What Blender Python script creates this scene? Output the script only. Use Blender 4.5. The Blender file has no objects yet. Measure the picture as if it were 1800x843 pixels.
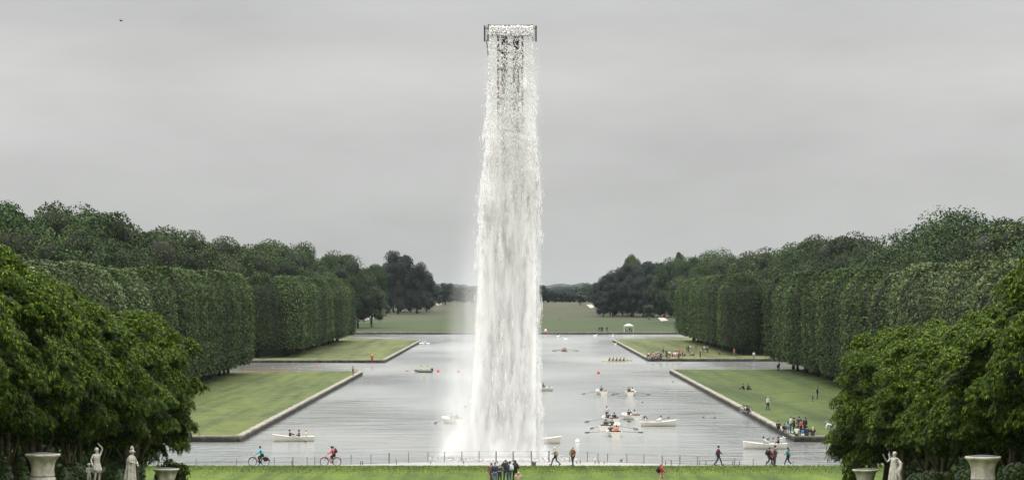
import bpy, math, random
import numpy as np
from mathutils import Vector, Matrix, Euler
C = bpy.context; SC = C.scene; COL = SC.collection
R = math.radians
# ------------------------------------------------------------ camera
F, H, VX, VY = 6000.0, 16.0, 910.0, 507.0      # focal length in pixels of the 1800 px photo, eye height, vanishing point
cam = bpy.data.cameras.new('camera'); co = bpy.data.objects.new('camera', cam); COL.objects.link(co)
co.location = (0, 0, H); co.rotation_euler = (R(90), 0, 0)
cam.sensor_width = 36; cam.lens = F/1800*36
cam.shift_x = -10/1800; cam.shift_y = 85.5/1800
cam.clip_start = 1; cam.clip_end = 40000
SC.camera = co
def P(x, y, z=0.0):
    s = (y-VY)/(H-z); return Vector(((x-VX)/s, F/s, z)), s
# ------------------------------------------------------------ sky, sun, exposure
SUN_EL, SUN_AZ = 68, -140         # azimuth measured from +Y clockwise; the sun stands behind the camera to the left
w = bpy.data.worlds.new('World'); SC.world = w; w.use_nodes = True
N = w.node_tree.nodes; L = w.node_tree.links; N.clear()
out = N.new('ShaderNodeOutputWorld')
sky = N.new('ShaderNodeTexSky'); sky.sky_type = 'NISHITA'; sky.sun_disc = False
sky.sun_elevation = R(SUN_EL); sky.sun_rotation = R(SUN_AZ)
bg1 = N.new('ShaderNodeBackground'); bg1.inputs[1].default_value = 0.1; L.new(sky.outputs[0], bg1.inputs[0])
tc = N.new('ShaderNodeTexCoord'); sep = N.new('ShaderNodeSeparateXYZ'); L.new(tc.outputs['Generated'], sep.inputs[0])
rmp = N.new('ShaderNodeValToRGB'); L.new(sep.outputs[2], rmp.inputs[0])
e = rmp.color_ramp.elements
def setramp(cr, pts):
    while len(cr.elements) > 1: cr.elements.remove(cr.elements[-1])
    cr.elements[0].position = pts[0][0]; cr.elements[0].color = (*pts[0][1], 1)
    for p, c in pts[1:]:
        k = cr.elements.new(p); k.color = (*c, 1)
setramp(rmp.color_ramp, [(0, (.54, .55, .542)), (.012, (.55, .557, .55)), (.045, (.585, .59, .583)), (.063, (.655, .645, .63)),
    (.078, (.59, .59, .586)), (.12, (.6, .61, .615)), (.25, (1.1, 1.11, 1.12)), (.5, (2.3, 2.31, 2.32)), (1, (4.2, 4.2, 4.2))])
mp = N.new('ShaderNodeMapping'); mp.inputs['Scale'].default_value = (8, 8, 30); L.new(tc.outputs['Generated'], mp.inputs[0])
nz = N.new('ShaderNodeTexNoise'); nz.inputs['Scale'].default_value = 1.0; nz.inputs['Detail'].default_value = 5; nz.inputs['Roughness'].default_value = .55
L.new(mp.outputs[0], nz.inputs[0])
mr = N.new('ShaderNodeMapRange'); mr.inputs[1].default_value = .28; mr.inputs[2].default_value = .72; mr.inputs[3].default_value = .88; mr.inputs[4].default_value = 1.10
L.new(nz.outputs[0], mr.inputs[0])
mul = N.new('ShaderNodeVectorMath'); mul.operation = 'SCALE'; L.new(rmp.outputs[0], mul.inputs[0]); L.new(mr.outputs[0], mul.inputs['Scale'])
bg2 = N.new('ShaderNodeBackground'); L.new(mul.outputs[0], bg2.inputs[0]); bg2.inputs[1].default_value = 1.0
mx = N.new('ShaderNodeMixShader'); mx.inputs[0].default_value = .96
L.new(bg1.outputs[0], mx.inputs[1]); L.new(bg2.outputs[0], mx.inputs[2]); L.new(mx.outputs[0], out.inputs[0])
sl = bpy.data.lights.new('sun', 'SUN'); so = bpy.data.objects.new('sun', sl); COL.objects.link(so)
sl.energy = 1.5; sl.angle = R(18); sl.color = (1, .965, .9)
az = R(SUN_AZ); d = Vector((math.sin(az)*math.cos(R(SUN_EL)), math.cos(az)*math.cos(R(SUN_EL)), math.sin(R(SUN_EL))))
so.rotation_euler = d.to_track_quat('Z', 'Y').to_euler()
SC.view_settings.view_transform = 'Standard'; SC.view_settings.look = 'None'; SC.view_settings.gamma = 1
SC.view_settings.exposure = 0.0
cy = SC.cycles
cy.use_denoising = True; cy.max_bounces = 8; cy.diffuse_bounces = 3; cy.glossy_bounces = 2; cy.transmission_bounces = 3
cy.volume_bounces = 5; cy.transparent_max_bounces = 24; cy.volume_max_steps = 256
cy.caustics_reflective = False; cy.caustics_refractive = False

# ------------------------------------------------------------ helpers
def tag(o, label=None, cat=None, group=None, kind=None):
    if label: o['label'] = label
    if cat: o['category'] = cat
    if group: o['group'] = group
    if kind: o['kind'] = kind
    return o
def empty(name, loc=(0, 0, 0), rz=0, label=None, cat=None, group=None):
    o = bpy.data.objects.new(name, None); COL.objects.link(o); o.location = loc; o.rotation_euler = (0, 0, rz)
    o.empty_display_size = .2
    return tag(o, label, cat, group)
def link(name, me, mat=None, parent=None, loc=None, rz=None):
    o = bpy.data.objects.new(name, me); COL.objects.link(o)
    if mat is not None and len(me.materials) == 0: me.materials.append(mat)
    elif mat is not None and me.materials[0] is not mat:
        o.material_slots[0].link = 'OBJECT'; o.material_slots[0].material = mat
    if parent: o.parent = parent
    if loc is not None: o.location = loc
    if rz is not None: o.rotation_euler = (0, 0, rz)
    return o
def mesh_np(name, V, Q, smooth=False):
    """V (n,3), Q (m,k) faces of k corners each"""
    V = np.asarray(V, np.float32); Q = np.asarray(Q, np.int32); k = Q.shape[1]
    me = bpy.data.meshes.new(name); me.vertices.add(len(V)); me.vertices.foreach_set('co', V.ravel())
    me.loops.add(Q.size); me.loops.foreach_set('vertex_index', Q.ravel())
    me.polygons.add(len(Q)); me.polygons.foreach_set('loop_start', np.arange(0, Q.size, k, dtype=np.int32))
    me.polygons.foreach_set('loop_total', np.full(len(Q), k, np.int32))
    if smooth: me.polygons.foreach_set('use_smooth', np.ones(len(Q), bool))
    me.update(calc_edges=True); return me
class MB:
    """collects simple solids and makes ONE mesh of them"""
    def __init__(s): s.v = []; s.f = []
    def add(s, v, f):
        n = len(s.v); s.v += [tuple(p) for p in v]; s.f += [tuple(i+n for i in q) for q in f]; return s
    def box(s, c, d, rz=0, tilt=None):
        M = Matrix.Rotation(rz, 3, 'Z')
        if tilt: M = M @ Euler(tilt).to_matrix()
        v = [Vector(c) + M @ Vector((x*d[0]/2, y*d[1]/2, z*d[2]/2)) for x in (-1, 1) for y in (-1, 1) for z in (-1, 1)]
        return s.add(v, [(0, 1, 3, 2), (4, 6, 7, 5), (0, 4, 5, 1), (2, 3, 7, 6), (0, 2, 6, 4), (1, 5, 7, 3)])
    def tube(s, pts, r, n=6, cap=True):
        pts = [Vector(p) for p in pts]; rr = r if hasattr(r, '__len__') else [r]*len(pts)
        v = []; f = []; prev = None
        for i, p in enumerate(pts):
            t = (pts[min(i+1, len(pts)-1)] - pts[max(i-1, 0)]).normalized()
            a = prev if prev is not None else (Vector((0, 0, 1)) if abs(t.z) < .9 else Vector((1, 0, 0)))
            a = (a - t*a.dot(t)).normalized(); prev = a; b = t.cross(a)
            v += [p + (a*math.cos(2*math.pi*k/n) + b*math.sin(2*math.pi*k/n))*rr[i] for k in range(n)]
        for i in range(len(pts)-1):
            for k in range(n): f.append((i*n+k, i*n+(k+1) % n, (i+1)*n+(k+1) % n, (i+1)*n+k))
        if cap: f.append(tuple(range(n-1, -1, -1))); f.append(tuple((len(pts)-1)*n+k for k in range(n)))
        return s.add(v, f)
    def lathe(s, prof, n=32, c=(0, 0, 0), flute=None):
        v = []; f = []
        for i, (r, z) in enumerate(prof):
            for k in range(n):
                a = 2*math.pi*k/n; q = r*(1 + (flute(i, a) if flute else 0))
                v.append((c[0]+q*math.cos(a), c[1]+q*math.sin(a), c[2]+z))
        for i in range(len(prof)-1):
            for k in range(n): f.append((i*n+k, i*n+(k+1) % n, (i+1)*n+(k+1) % n, (i+1)*n+k))
        f.append(tuple(range(n-1, -1, -1))); f.append(tuple((len(prof)-1)*n+k for k in range(n)))
        return s.add(v, f)
    def ball(s, c, r, n=8, m=6):
        r = r if hasattr(r, '__len__') else (r, r, r)
        prof = [(math.sin(math.pi*i/m), -math.cos(math.pi*i/m)) for i in range(m+1)]
        v = [(c[0]+r[0]*max(q, .02)*math.cos(2*math.pi*k/n), c[1]+r[1]*max(q, .02)*math.sin(2*math.pi*k/n), c[2]+r[2]*z) for q, z in prof for k in range(n)]
        f = [(i*n+k, i*n+(k+1) % n, (i+1)*n+(k+1) % n, (i+1)*n+k) for i in range(m) for k in range(n)]
        f += [tuple(range(n-1, -1, -1)), tuple(m*n+k for k in range(n))]
        return s.add(v, f)
    def mesh(s, name, smooth=False):
        me = bpy.data.meshes.new(name); me.from_pydata(s.v, [], s.f)
        if smooth:
            me.polygons.foreach_set('use_smooth', np.ones(len(me.polygons), bool))
        me.update(); return me
    def build(s, name, mat, parent=None, smooth=False, loc=None, rz=None): return link(name, s.mesh(name, smooth), mat, parent, loc, rz)

# ------------------------------------------------------------ materials
MATS = {}
def newmat(name):
    m = bpy.data.materials.new(name); m.use_nodes = True; return m, m.node_tree.nodes, m.node_tree.links, m.node_tree.nodes['Principled BSDF']
def noise(n, l, scale, detail=4, vec=None, rough=.55, mapscale=None, obj=False):
    t = n.new('ShaderNodeTexCoord'); x = n.new('ShaderNodeTexNoise'); x.inputs['Scale'].default_value = scale
    x.inputs['Detail'].default_value = detail; x.inputs['Roughness'].default_value = rough
    src = t.outputs['Object']
    if mapscale:
        m = n.new('ShaderNodeMapping'); m.inputs['Scale'].default_value = mapscale; l.new(src, m.inputs[0]); src = m.outputs[0]
    l.new(src, x.inputs[0]); return x.outputs[0]
def ramp(n, l, src, pts):
    r = n.new('ShaderNodeValToRGB'); setramp(r.color_ramp, pts); l.new(src, r.inputs[0]); return r.outputs[0]
def mixc(n, l, fac, a, b, mode='MIX'):
    m = n.new('ShaderNodeMix'); m.data_type = 'RGBA'; m.blend_type = mode
    if isinstance(fac, (int, float)): m.inputs[0].default_value = fac
    else: l.new(fac, m.inputs[0])
    for i, c in ((6, a), (7, b)):
        if isinstance(c, tuple): m.inputs[i].default_value = (*c, 1)
        else: l.new(c, m.inputs[i])
    return m.outputs[2]
def bump(n, l, b, src, strength, dist=.05):
    k = n.new('ShaderNodeBump'); k.inputs['Strength'].default_value = strength; k.inputs['Distance'].default_value = dist
    l.new(src, k.inputs['Height']); l.new(k.outputs[0], b.inputs['Normal']); return k
def plain(name, col, rough=.7, var=.25, scale=3, metal=0, bmp=0):
    if name in MATS: return MATS[name]
    m, n, l, b = newmat(name)
    c2 = tuple(max(0, c*(1-var)) for c in col)
    l.new(ramp(n, l, noise(n, l, scale), [(.3, c2), (.7, col)]), b.inputs['Base Color'])
    b.inputs['Roughness'].default_value = rough; b.inputs['Metallic'].default_value = metal
    if bmp: bump(n, l, b, noise(n, l, scale*4), bmp)
    MATS[name] = m; return m
def foliage(name, dark, mid, light, trans=.25, spec=.35, hue=.0):
    m, n, l, b = newmat(name)
    g = n.new('ShaderNodeNewGeometry'); oi = n.new('ShaderNodeObjectInfo')
    c = ramp(n, l, g.outputs['Random Per Island'], [(0, dark), (.6, mid), (.82, tuple((a+b*2)/3 for a, b in zip(light, mid))), (1, light)])
    if hue:
        hs = n.new('ShaderNodeHueSaturation'); l.new(c, hs.inputs['Color'])
        a = n.new('ShaderNodeMapRange'); a.inputs[3].default_value = .5-hue; a.inputs[4].default_value = .5+hue*.5; l.new(oi.outputs['Random'], a.inputs[0]); l.new(a.outputs[0], hs.inputs['Hue'])
        v = n.new('ShaderNodeMapRange'); v.inputs[3].default_value = .6; v.inputs[4].default_value = 1.35
        wn = n.new('ShaderNodeTexWhiteNoise'); wn.noise_dimensions = '1D'; l.new(oi.outputs['Random'], wn.inputs['W']); l.new(wn.outputs['Value'], v.inputs[0]); l.new(v.outputs[0], hs.inputs['Value'])
        c = hs.outputs[0]
    l.new(c, b.inputs['Base Color']); b.inputs['Roughness'].default_value = .5; b.inputs['Specular IOR Level'].default_value = spec
    tr = n.new('ShaderNodeBsdfTranslucent'); l.new(c, tr.inputs[0])
    ms = n.new('ShaderNodeMixShader'); ms.inputs[0].default_value = trans
    l.new(b.outputs[0], ms.inputs[1]); l.new(tr.outputs[0], ms.inputs[2])
    l.new(ms.outputs[0], n['Material Output'].inputs[0]); return m
M_NEAR = foliage('chestnut_leaves', (.008, .018, .001), (.028, .056, .003), (.17, .235, .014), .28, .05)
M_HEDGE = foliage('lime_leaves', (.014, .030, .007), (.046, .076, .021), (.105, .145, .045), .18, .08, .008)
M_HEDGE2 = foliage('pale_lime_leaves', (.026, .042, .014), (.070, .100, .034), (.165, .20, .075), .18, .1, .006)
M_WOOD = foliage('wood_leaves', (.010, .021, .006), (.034, .060, .017), (.085, .115, .038), .12, .06, .03)
M_WOODF = foliage('far_wood_leaves', (.010, .017, .013), (.018, .028, .02), (.03, .04, .027), .1, .15, .02)
M_SMALL = foliage('young_tree_leaves', (.02, .032, .016), (.04, .058, .027), (.065, .085, .04), .1, .2, .02)
M_TOP = foliage('topiary_leaves', (.008, .016, .002), (.018, .034, .004), (.05, .08, .01), .15, .2)
M_CORESHADE = plain('inner_twigs', (.016, .017, .010), .95, .5, 2)  # near-black crown cores: shade between leaf clumps put into the colour
M_BARK = plain('bark', (.17, .13, .085), .9, .6, 6, bmp=.5)
M_BARKD = plain('bark_dark', (.035, .03, .024), .9, .5, 4)
def grass(name, a, b_, c, stripes=None, sc=.4, soil=None):
    m, n, l, b = newmat(name)
    n1 = noise(n, l, sc, 6, mapscale=(1, .35, 1), rough=.7)
    col = ramp(n, l, n1, [(.3, a), (.5, b_), (.72, c)])
    n2 = noise(n, l, 6, 3, mapscale=(1, .3, 1), rough=.8)
    col = mixc(n, l, .75, col, ramp(n, l, n2, [(.25, (.45, .45, .45)), (.75, (1.5, 1.5, 1.4))]), 'MULTIPLY')
    if stripes:
        n3 = noise(n, l, stripes, 3, mapscale=(1, .03, 1), rough=.75)
        col = mixc(n, l, .8, col, ramp(n, l, n3, [(.36, (.6, .64, .58)), (.47, (1, 1, 1)), (.6, (1.3, 1.25, 1.05))]), 'MULTIPLY')
    if soil: col = mixc(n, l, ramp(n, l, noise(n, l, .08, 4), [(.52, (0, 0, 0)), (.62, (1, 1, 1))]), col, soil)
    l.new(col, b.inputs['Base Color']); b.inputs['Roughness'].default_value = .85; b.inputs['Specular IOR Level'].default_value = .15
    bump(n, l, b, noise(n, l, 9, 4), .5, .08)
    return m
M_LAWN = grass('lawn_near', (.036, .062, .006), (.056, .088, .009), (.085, .118, .014), .6, .35)
M_BANKL = grass('bank_grass_left', (.045, .064, .016), (.072, .092, .026), (.105, .120, .042), .33, .45)
M_BANKR = grass('bank_grass_right', (.033, .052, .013), (.048, .070, .017), (.068, .088, .025), .22, .3)
M_BANKF = grass('bank_grass_far', (.055, .070, .024), (.084, .098, .036), (.115, .122, .055), .25, .3)
M_FIELD = grass('field_grass', (.028, .043, .015), (.038, .053, .018), (.047, .059, .022), None, .02)
M_FIELDB = grass('field_dry_grass', (.040, .044, .024), (.052, .053, .029), (.062, .061, .034), None, .02)
M_SOIL = plain('shaded_soil', (.05, .05, .03), .95, .4, .3)  # dark soil tone of the wide base ground sheet
M_STONE = plain('coping_stone', (.30, .275, .22), .85, .55, .9, bmp=.3)
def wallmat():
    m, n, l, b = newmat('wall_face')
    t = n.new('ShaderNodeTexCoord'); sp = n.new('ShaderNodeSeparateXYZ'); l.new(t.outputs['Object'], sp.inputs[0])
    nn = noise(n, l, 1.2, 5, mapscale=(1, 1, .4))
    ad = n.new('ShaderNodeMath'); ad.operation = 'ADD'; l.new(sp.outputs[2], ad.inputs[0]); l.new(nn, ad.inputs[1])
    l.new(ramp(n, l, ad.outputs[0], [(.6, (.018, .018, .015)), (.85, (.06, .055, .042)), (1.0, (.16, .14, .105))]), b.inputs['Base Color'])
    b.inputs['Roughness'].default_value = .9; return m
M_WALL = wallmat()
M_PATH = plain('path_gravel', (.36, .31, .26), .95, .2, .5)
M_PATHP = plain('pale_gravel', (.27, .26, .24), .95, .15, .5)
def watermat():
    m, n, l, b = newmat('canal_water')
    silt = noise(n, l, .02, 4, mapscale=(1, .5, 1))
    l.new(ramp(n, l, silt, [(.35, (.16, .175, .165)), (.65, (.235, .235, .21))]), b.inputs['Base Color'])
    b.inputs['IOR'].default_value = 1.33; b.inputs['Specular IOR Level'].default_value = .5
    rr = noise(n, l, .03, 3, mapscale=(1, .25, 1))
    mr = n.new('ShaderNodeMapRange'); mr.inputs[1].default_value = .35; mr.inputs[2].default_value = .7; mr.inputs[3].default_value = .06; mr.inputs[4].default_value = .22
    l.new(rr, mr.inputs[0]); l.new(mr.outputs[0], b.inputs['Roughness'])
    a1 = noise(n, l, .9, 4, mapscale=(1, .45, 1), rough=.65); a2 = noise(n, l, .16, 3, mapscale=(1, .4, 1))
    sm = n.new('ShaderNodeMath'); sm.operation = 'MULTIPLY_ADD'; l.new(a2, sm.inputs[0]); sm.inputs[1].default_value = 1.6; l.new(a1, sm.inputs[2])
    a3 = noise(n, l, .30, 4, mapscale=(.35, .55, 1), rough=.6); s2 = n.new('ShaderNodeMath'); s2.operation = 'MULTIPLY_ADD'; l.new(a3, s2.inputs[0]); s2.inputs[1].default_value = 3.2; l.new(sm.outputs[0], s2.inputs[2]); sm = s2
    k = bump(n, l, b, sm.outputs[0], .4, .26)
    return m
M_WATER = watermat()
M_MARBLE = plain('weathered_marble', (.46, .42, .34), .7, .6, 3.5, bmp=.25)
M_MARBLE2 = plain('statue_marble', (.56, .53, .45), .6, .6, 7, bmp=.3)
M_LEAD = plain('planting_soil', (.05, .055, .06), .8, .3, 5)
M_WHITE = plain('boat_white', (.66, .63, .56), .4, .1, 3)
M_INSIDE = plain('boat_inside', (.62, .58, .48), .6, .2, 3)
M_TEAK = plain('red_wood', (.12, .035, .022), .6, .4, 4)
M_OAR = plain('oar_wood', (.12, .11, .10), .6, .3, 4)
M_BLACK = plain('black_cloth', (.012, .013, .018), .8, .3, 4)
M_STEEL = plain('dark_steel', (.03, .034, .042), .5, .3, 2, metal=.3)
M_SKIN = plain('skin', (.48, .28, .19), .6, .1, 8)
M_WIRE = plain('fence_steel', (.24, .245, .225), .6, .3, 2, metal=.4)

# ------------------------------------------------------------ the setting: ground, banks, water
GZ = [(-60, 15), (0, 14.2), (100, 8.7), (146, 5.6), (193, 2.6), (235, 1.2), (262, 1.0), (290, 1.0)]
def gz(y):
    return float(np.interp(y, [a for a, _ in GZ], [b for _, b in GZ]))
def sheet(name, xs, ys, zf, mat, kind='structure'):
    X, Y = np.meshgrid(xs, ys); Z = zf(X, Y); V = np.stack([X, Y, Z], -1).reshape(-1, 3); nx = len(xs); ny = len(ys)
    i = np.arange((ny-1)*(nx-1)); r = i//(nx-1); c = i % (nx-1); a = r*nx+c
    o = link(name, mesh_np(name, V, np.stack([a, a+1, a+nx+1, a+nx], 1), True), mat); o['kind'] = kind; return o
xs = np.linspace(-420, 420, 211)
sheet('lawn', xs, np.array([-60, 0, 50, 100, 120, 146, 170, 193, 210, 235, 250, 262, 275, 289.5]), lambda X, Y: np.interp(Y, [a for a, _ in GZ], [b for _, b in GZ]) + 0*X, M_LAWN)
def pathz(X, Y):      # flat in the middle, dropping towards both sides
    side = np.clip((np.abs(X)-7)/16, 0, 1)
    z = .93 - side*.45*np.clip((Y-291)/5, 0, 1)
    return np.where(Y > 297.5, -1.2, z)
sheet('path', np.linspace(-420, 420, 421), np.array([289.5, 291, 293, 295, 297.4, 297.6]), pathz, M_PATHP)
sheet('ground', np.array([-9000, 9000.]), np.array([-200, 16000.]), lambda X, Y: X*0-2.0, M_SOIL)
sheet('water', np.array([-2000, 2000.]), np.array([296, 1300.]), lambda X, Y: X*0.0, M_WATER)
BZ = .6
def bank(side, pts, mat, name='bank_lawn'):
    """pts: outline counter-clockwise; the first points are the water edge"""
    v = [(x*side, y, BZ) for x, y in pts]
    if side < 0: v = v[::-1]
    me = bpy.data.meshes.new(name); me.from_pydata(v, [], [tuple(range(len(v)))]); me.update()
    o = link(name, me, mat); o['kind'] = 'structure'; return o
def wall(line, side, label, cw=.7):
    """stone wall and coping along a line of points (water on the outer side)"""
    root = empty('canal_wall', (line[0][0]*side, line[0][1], 0), 0, label, 'wall', 'stone walls edging the canal')
    rnd = random.Random(len(label)); org = root.location
    cap = MB(); face = MB()
    for (x0, y0), (x1, y1) in zip(line, line[1:]):
        a = Vector((x0*side, y0, 0)); b = Vector((x1*side, y1, 0)); n = (b-a); Ln = n.length; n.normalize()
        t = Vector((-n.y, n.x, 0))*(1 if side > 0 else -1)   # towards the land
        k = 0
        while k < Ln:
            st = min(rnd.uniform(1.6, 3.2), Ln-k) if Ln < 400 else min(40, Ln-k)
            c = a + n*(k+st/2) + t*(cw/2-.06) - org; c.z = BZ + rnd.uniform(-.01, .03)
            cap.box(c, (st-.03, cw*rnd.uniform(.9, 1.15), .16), math.atan2(n.y, n.x)); k += st
        c = (a+b)/2 + t*.25 - org; c.z = BZ/2-.55
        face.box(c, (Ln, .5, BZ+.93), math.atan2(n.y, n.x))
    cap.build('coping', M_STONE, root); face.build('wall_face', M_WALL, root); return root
bank(-1, [(29.4, 357), (29.4, 636), (1800, 620), (1800, 357)][::-1], M_BANKL)
bank(1, [(29.4, 357), (29.4, 650), (1800, 660), (1800, 357)][::-1], M_BANKR)
bank(-1, [(29.3, 738), (29.3, 1021), (60, 1085), (1800, 1250), (1800, 738)][::-1], M_BANKF)
bank(1, [(29.3, 752), (29.3, 1035), (62, 1085), (1800, 1250), (1800, 752)][::-1], M_BANKF)
wall([(1000, 357), (29.4, 357), (29.4, 636), (1000, 627)], -1, 'pale stone canal wall round the near left lawn')
wall([(1000, 357), (29.4, 357), (29.4, 650), (1000, 656)], 1, 'pale stone canal wall round the near right lawn')
wall([(1000, 738), (29.3, 738), (29.3, 1021), (60, 1085)], -1, 'dark thin canal wall round the far left lawn')
wall([(1000, 752), (29.3, 752), (29.3, 1035), (62, 1085)], 1, 'dark thin canal wall round the far right lawn')
wr = wall([(-1500, 1200), (1500, 1200)], 1, 'long low canal wall across the far end of the water', 2.0)
def fieldz(X, Y):
    return np.interp(Y, [1200, 1540, 1900, 2600, 5000, 16000], [.6, 2.2, 8.2, 9, 10, 6]) + 0*X
fx = np.linspace(-2500, 2500, 51)
sheet('field', fx, np.array([1200, 1300, 1400, 1540.]), fieldz, M_FIELD)
sheet('meadow', fx, np.array([1540, 1650, 1780, 1900, 2200, 2600.]), fieldz, M_FIELDB)
sheet('far_ground', np.linspace(-9000, 9000, 51), np.array([2600, 3500, 5000, 9000, 16000.]), fieldz, M_FIELD)
def strip(name, quad, mat):
    """a path on the field: corners given in photo pixels, projected on the field surface"""
    v = []
    for x, y in quad:
        Yd = 1300.
        for _ in range(60):
            z = float(fieldz(0, Yd)); Yn = F*(H-z)/(y-VY); Yd = .6*Yd+.4*Yn
        v.append(((x-VX)*Yd/F, Yd, float(fieldz(0, Yd))+.25))
    me = bpy.data.meshes.new(name); me.from_pydata(v, [], [(0, 1, 2, 3)]); me.update(); o = link(name, me, mat); o['kind'] = 'structure'
    return v
strip('path', [(637, 563), (648, 563), (657, 551), (649, 551)], M_PATH)
strip('path', [(1156, 559), (1162, 565), (1175, 564), (1168, 559)], M_PATH)
strip('path', [(1030, 536), (1038, 542), (1046, 541), (1042, 535)], M_PATH)
strip('path', [(764, 535), (768, 537), (777, 536), (774, 534)], M_PATH)

# ------------------------------------------------------------ haze
def volmat(name, col, dens, aniso=.2):
    m, n, l, b = newmat(name); n.remove(b); v = n.new('ShaderNodeVolumePrincipled')
    v.inputs['Color'].default_value = (*col, 1); v.inputs['Density'].default_value = dens; v.inputs['Anisotropy'].default_value = aniso
    l.new(v.outputs[0], n['Material Output'].inputs['Volume']); return m, n, l, v
hm, _, _, _ = volmat('haze_air', (.52, .60, .66), .00002, 0)
hz = MB().box((0, 4990, 22.5), (17000, 10100, 50)).build('haze', hm); tag(hz, 'pale grey air between the camera and the far woods', 'haze', kind='stuff')

# ------------------------------------------------------------ leaves and trees
def frames(Nrm, rng, spin=True):
    """two tangent vectors for every normal"""
    Nrm = Nrm/np.linalg.norm(Nrm, axis=1, keepdims=True)
    a = rng.normal(size=Nrm.shape); U = a - (a*Nrm).sum(1, keepdims=True)*Nrm; U /= np.linalg.norm(U, axis=1, keepdims=True)
    return U, np.cross(Nrm, U)
def cards(Pn, Nr, size, rng, aspect=.62):
    U, Wv = frames(Nr, rng); s = size*rng.uniform(.65, 1.35, (len(Pn), 1))
    V = np.stack([Pn-U*s*.5, Pn-Wv*s*aspect*.5, Pn+U*s*.5, Pn+Wv*s*aspect*.5], 1).reshape(-1, 3)
    Q = np.arange(len(V)).reshape(-1, 4); return V, Q
def fans(Pn, Nr, size, rng, k=5):
    """palmate leaf: k leaflets spread from one point, drooping"""
    U, Wv = frames(Nr, rng); Nn = Nr/np.linalg.norm(Nr, axis=1, keepdims=True); s = size*rng.uniform(.7, 1.3, (len(Pn), 1)); Vs = []
    for j in range(k):
        a = (j-(k-1)/2)*.62; D = U*math.cos(a)+Wv*math.sin(a); S = -U*math.sin(a)+Wv*math.cos(a)
        tip = Pn + D*s*.55 - Nn*s*.10; tip[:, 2] -= s[:, 0]*.16; midp = Pn + D*s*.36
        Vs.append(np.stack([Pn, midp-S*s*.09, tip, midp+S*s*.09], 1))
    V = np.stack(Vs, 1).reshape(-1, 3); return V, np.arange(len(V)).reshape(-1, 4)
def merge(parts):
    Vs = []; Qs = []; n = 0
    for V, Q in parts: Vs.append(V); Qs.append(Q+n); n += len(V)
    return np.concatenate(Vs), np.concatenate(Qs)
def ballsVQ(Cn, Rr, n=8, m=5, rng=None, jit=.12):
    Vs = []; Qs = []; o = 0
    for c, r in zip(Cn, Rr):
        th = np.pi*np.arange(m+1)/m; ph = 2*np.pi*np.arange(n)/n
        T, Ph = np.meshgrid(th, ph, indexing='ij'); q = np.stack([np.sin(T)*np.cos(Ph), np.sin(T)*np.sin(Ph), -np.cos(T)], -1).reshape(-1, 3)
        if rng is not None: q = q*rng.uniform(1-jit, 1+jit, (len(q), 1))
        Vs.append(q*r+c); i, k = np.meshgrid(np.arange(m), np.arange(n), indexing='ij'); i = i.ravel(); k = k.ravel()
        Qs.append(np.stack([i*n+k, i*n+(k+1) % n, (i+1)*n+(k+1) % n, (i+1)*n+k], 1)+o); o += len(q)
    return np.concatenate(Vs), np.concatenate(Qs)
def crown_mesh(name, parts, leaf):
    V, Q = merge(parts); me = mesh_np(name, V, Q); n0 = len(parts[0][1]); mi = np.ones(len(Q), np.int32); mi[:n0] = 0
    me.materials.append(leaf); me.materials.append(M_CORESHADE); me.polygons.foreach_set('material_index', mi); return me
def sph(rng, n):
    a = rng.normal(size=(n, 3)); return a/np.linalg.norm(a, axis=1, keepdims=True)
def wild_crown(name, seed, h, wd, nl, nleaf, leaf, z0=.22, gaps=0., shape='round', mat=None):
    """irregular broadleaf crown built of leafy lobes; height h, width wd"""
    rng = np.random.default_rng(seed); zc = h*(z0+(1-z0)*.5); rz = h*(1-z0)*.5; rx = wd/2
    D = sph(rng, nl); D[:, 2] = np.abs(D[:, 2])*rng.choice([1, 1, -1], nl)
    rad = rng.uniform(.42, .8, (nl, 1)); Cn = D*rad*np.array([rx, rx, rz])+np.array([0, 0, zc])
    if shape == 'tall': Cn[:, :2] *= np.interp(Cn[:, 2], [0, h*.4, h], [1, 1, .35])[:, None]
    Rl = rng.uniform(.17, .34, (nl, 1))*wd*(.62 if nl > 30 else .8)*np.array([1, 1, .85])
    idx = rng.integers(0, nl, nleaf*2); d_ = sph(rng, nleaf*2); d_[:, 2] = np.where(rng.random(nleaf*2) < .6, np.abs(d_[:, 2]), d_[:, 2])
    Pn = Cn[idx]+d_*Rl[idx]*rng.uniform(.82, 1.12, (nleaf*2, 1))
    e_ = (((Pn-np.array([0, 0, zc]))/np.array([rx, rx, rz]))**2).sum(1)
    keep = np.argsort(-e_ + rng.normal(size=len(e_))*.25)[:nleaf]
    Nr = d_[keep] + rng.normal(size=(nleaf, 3))*.55 + np.array([0, 0, .25])
    parts = [cards(Pn[keep], Nr, leaf, rng)]
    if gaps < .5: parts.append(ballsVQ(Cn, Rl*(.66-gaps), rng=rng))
    return crown_mesh(name, parts, mat or M_WOOD)
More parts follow.
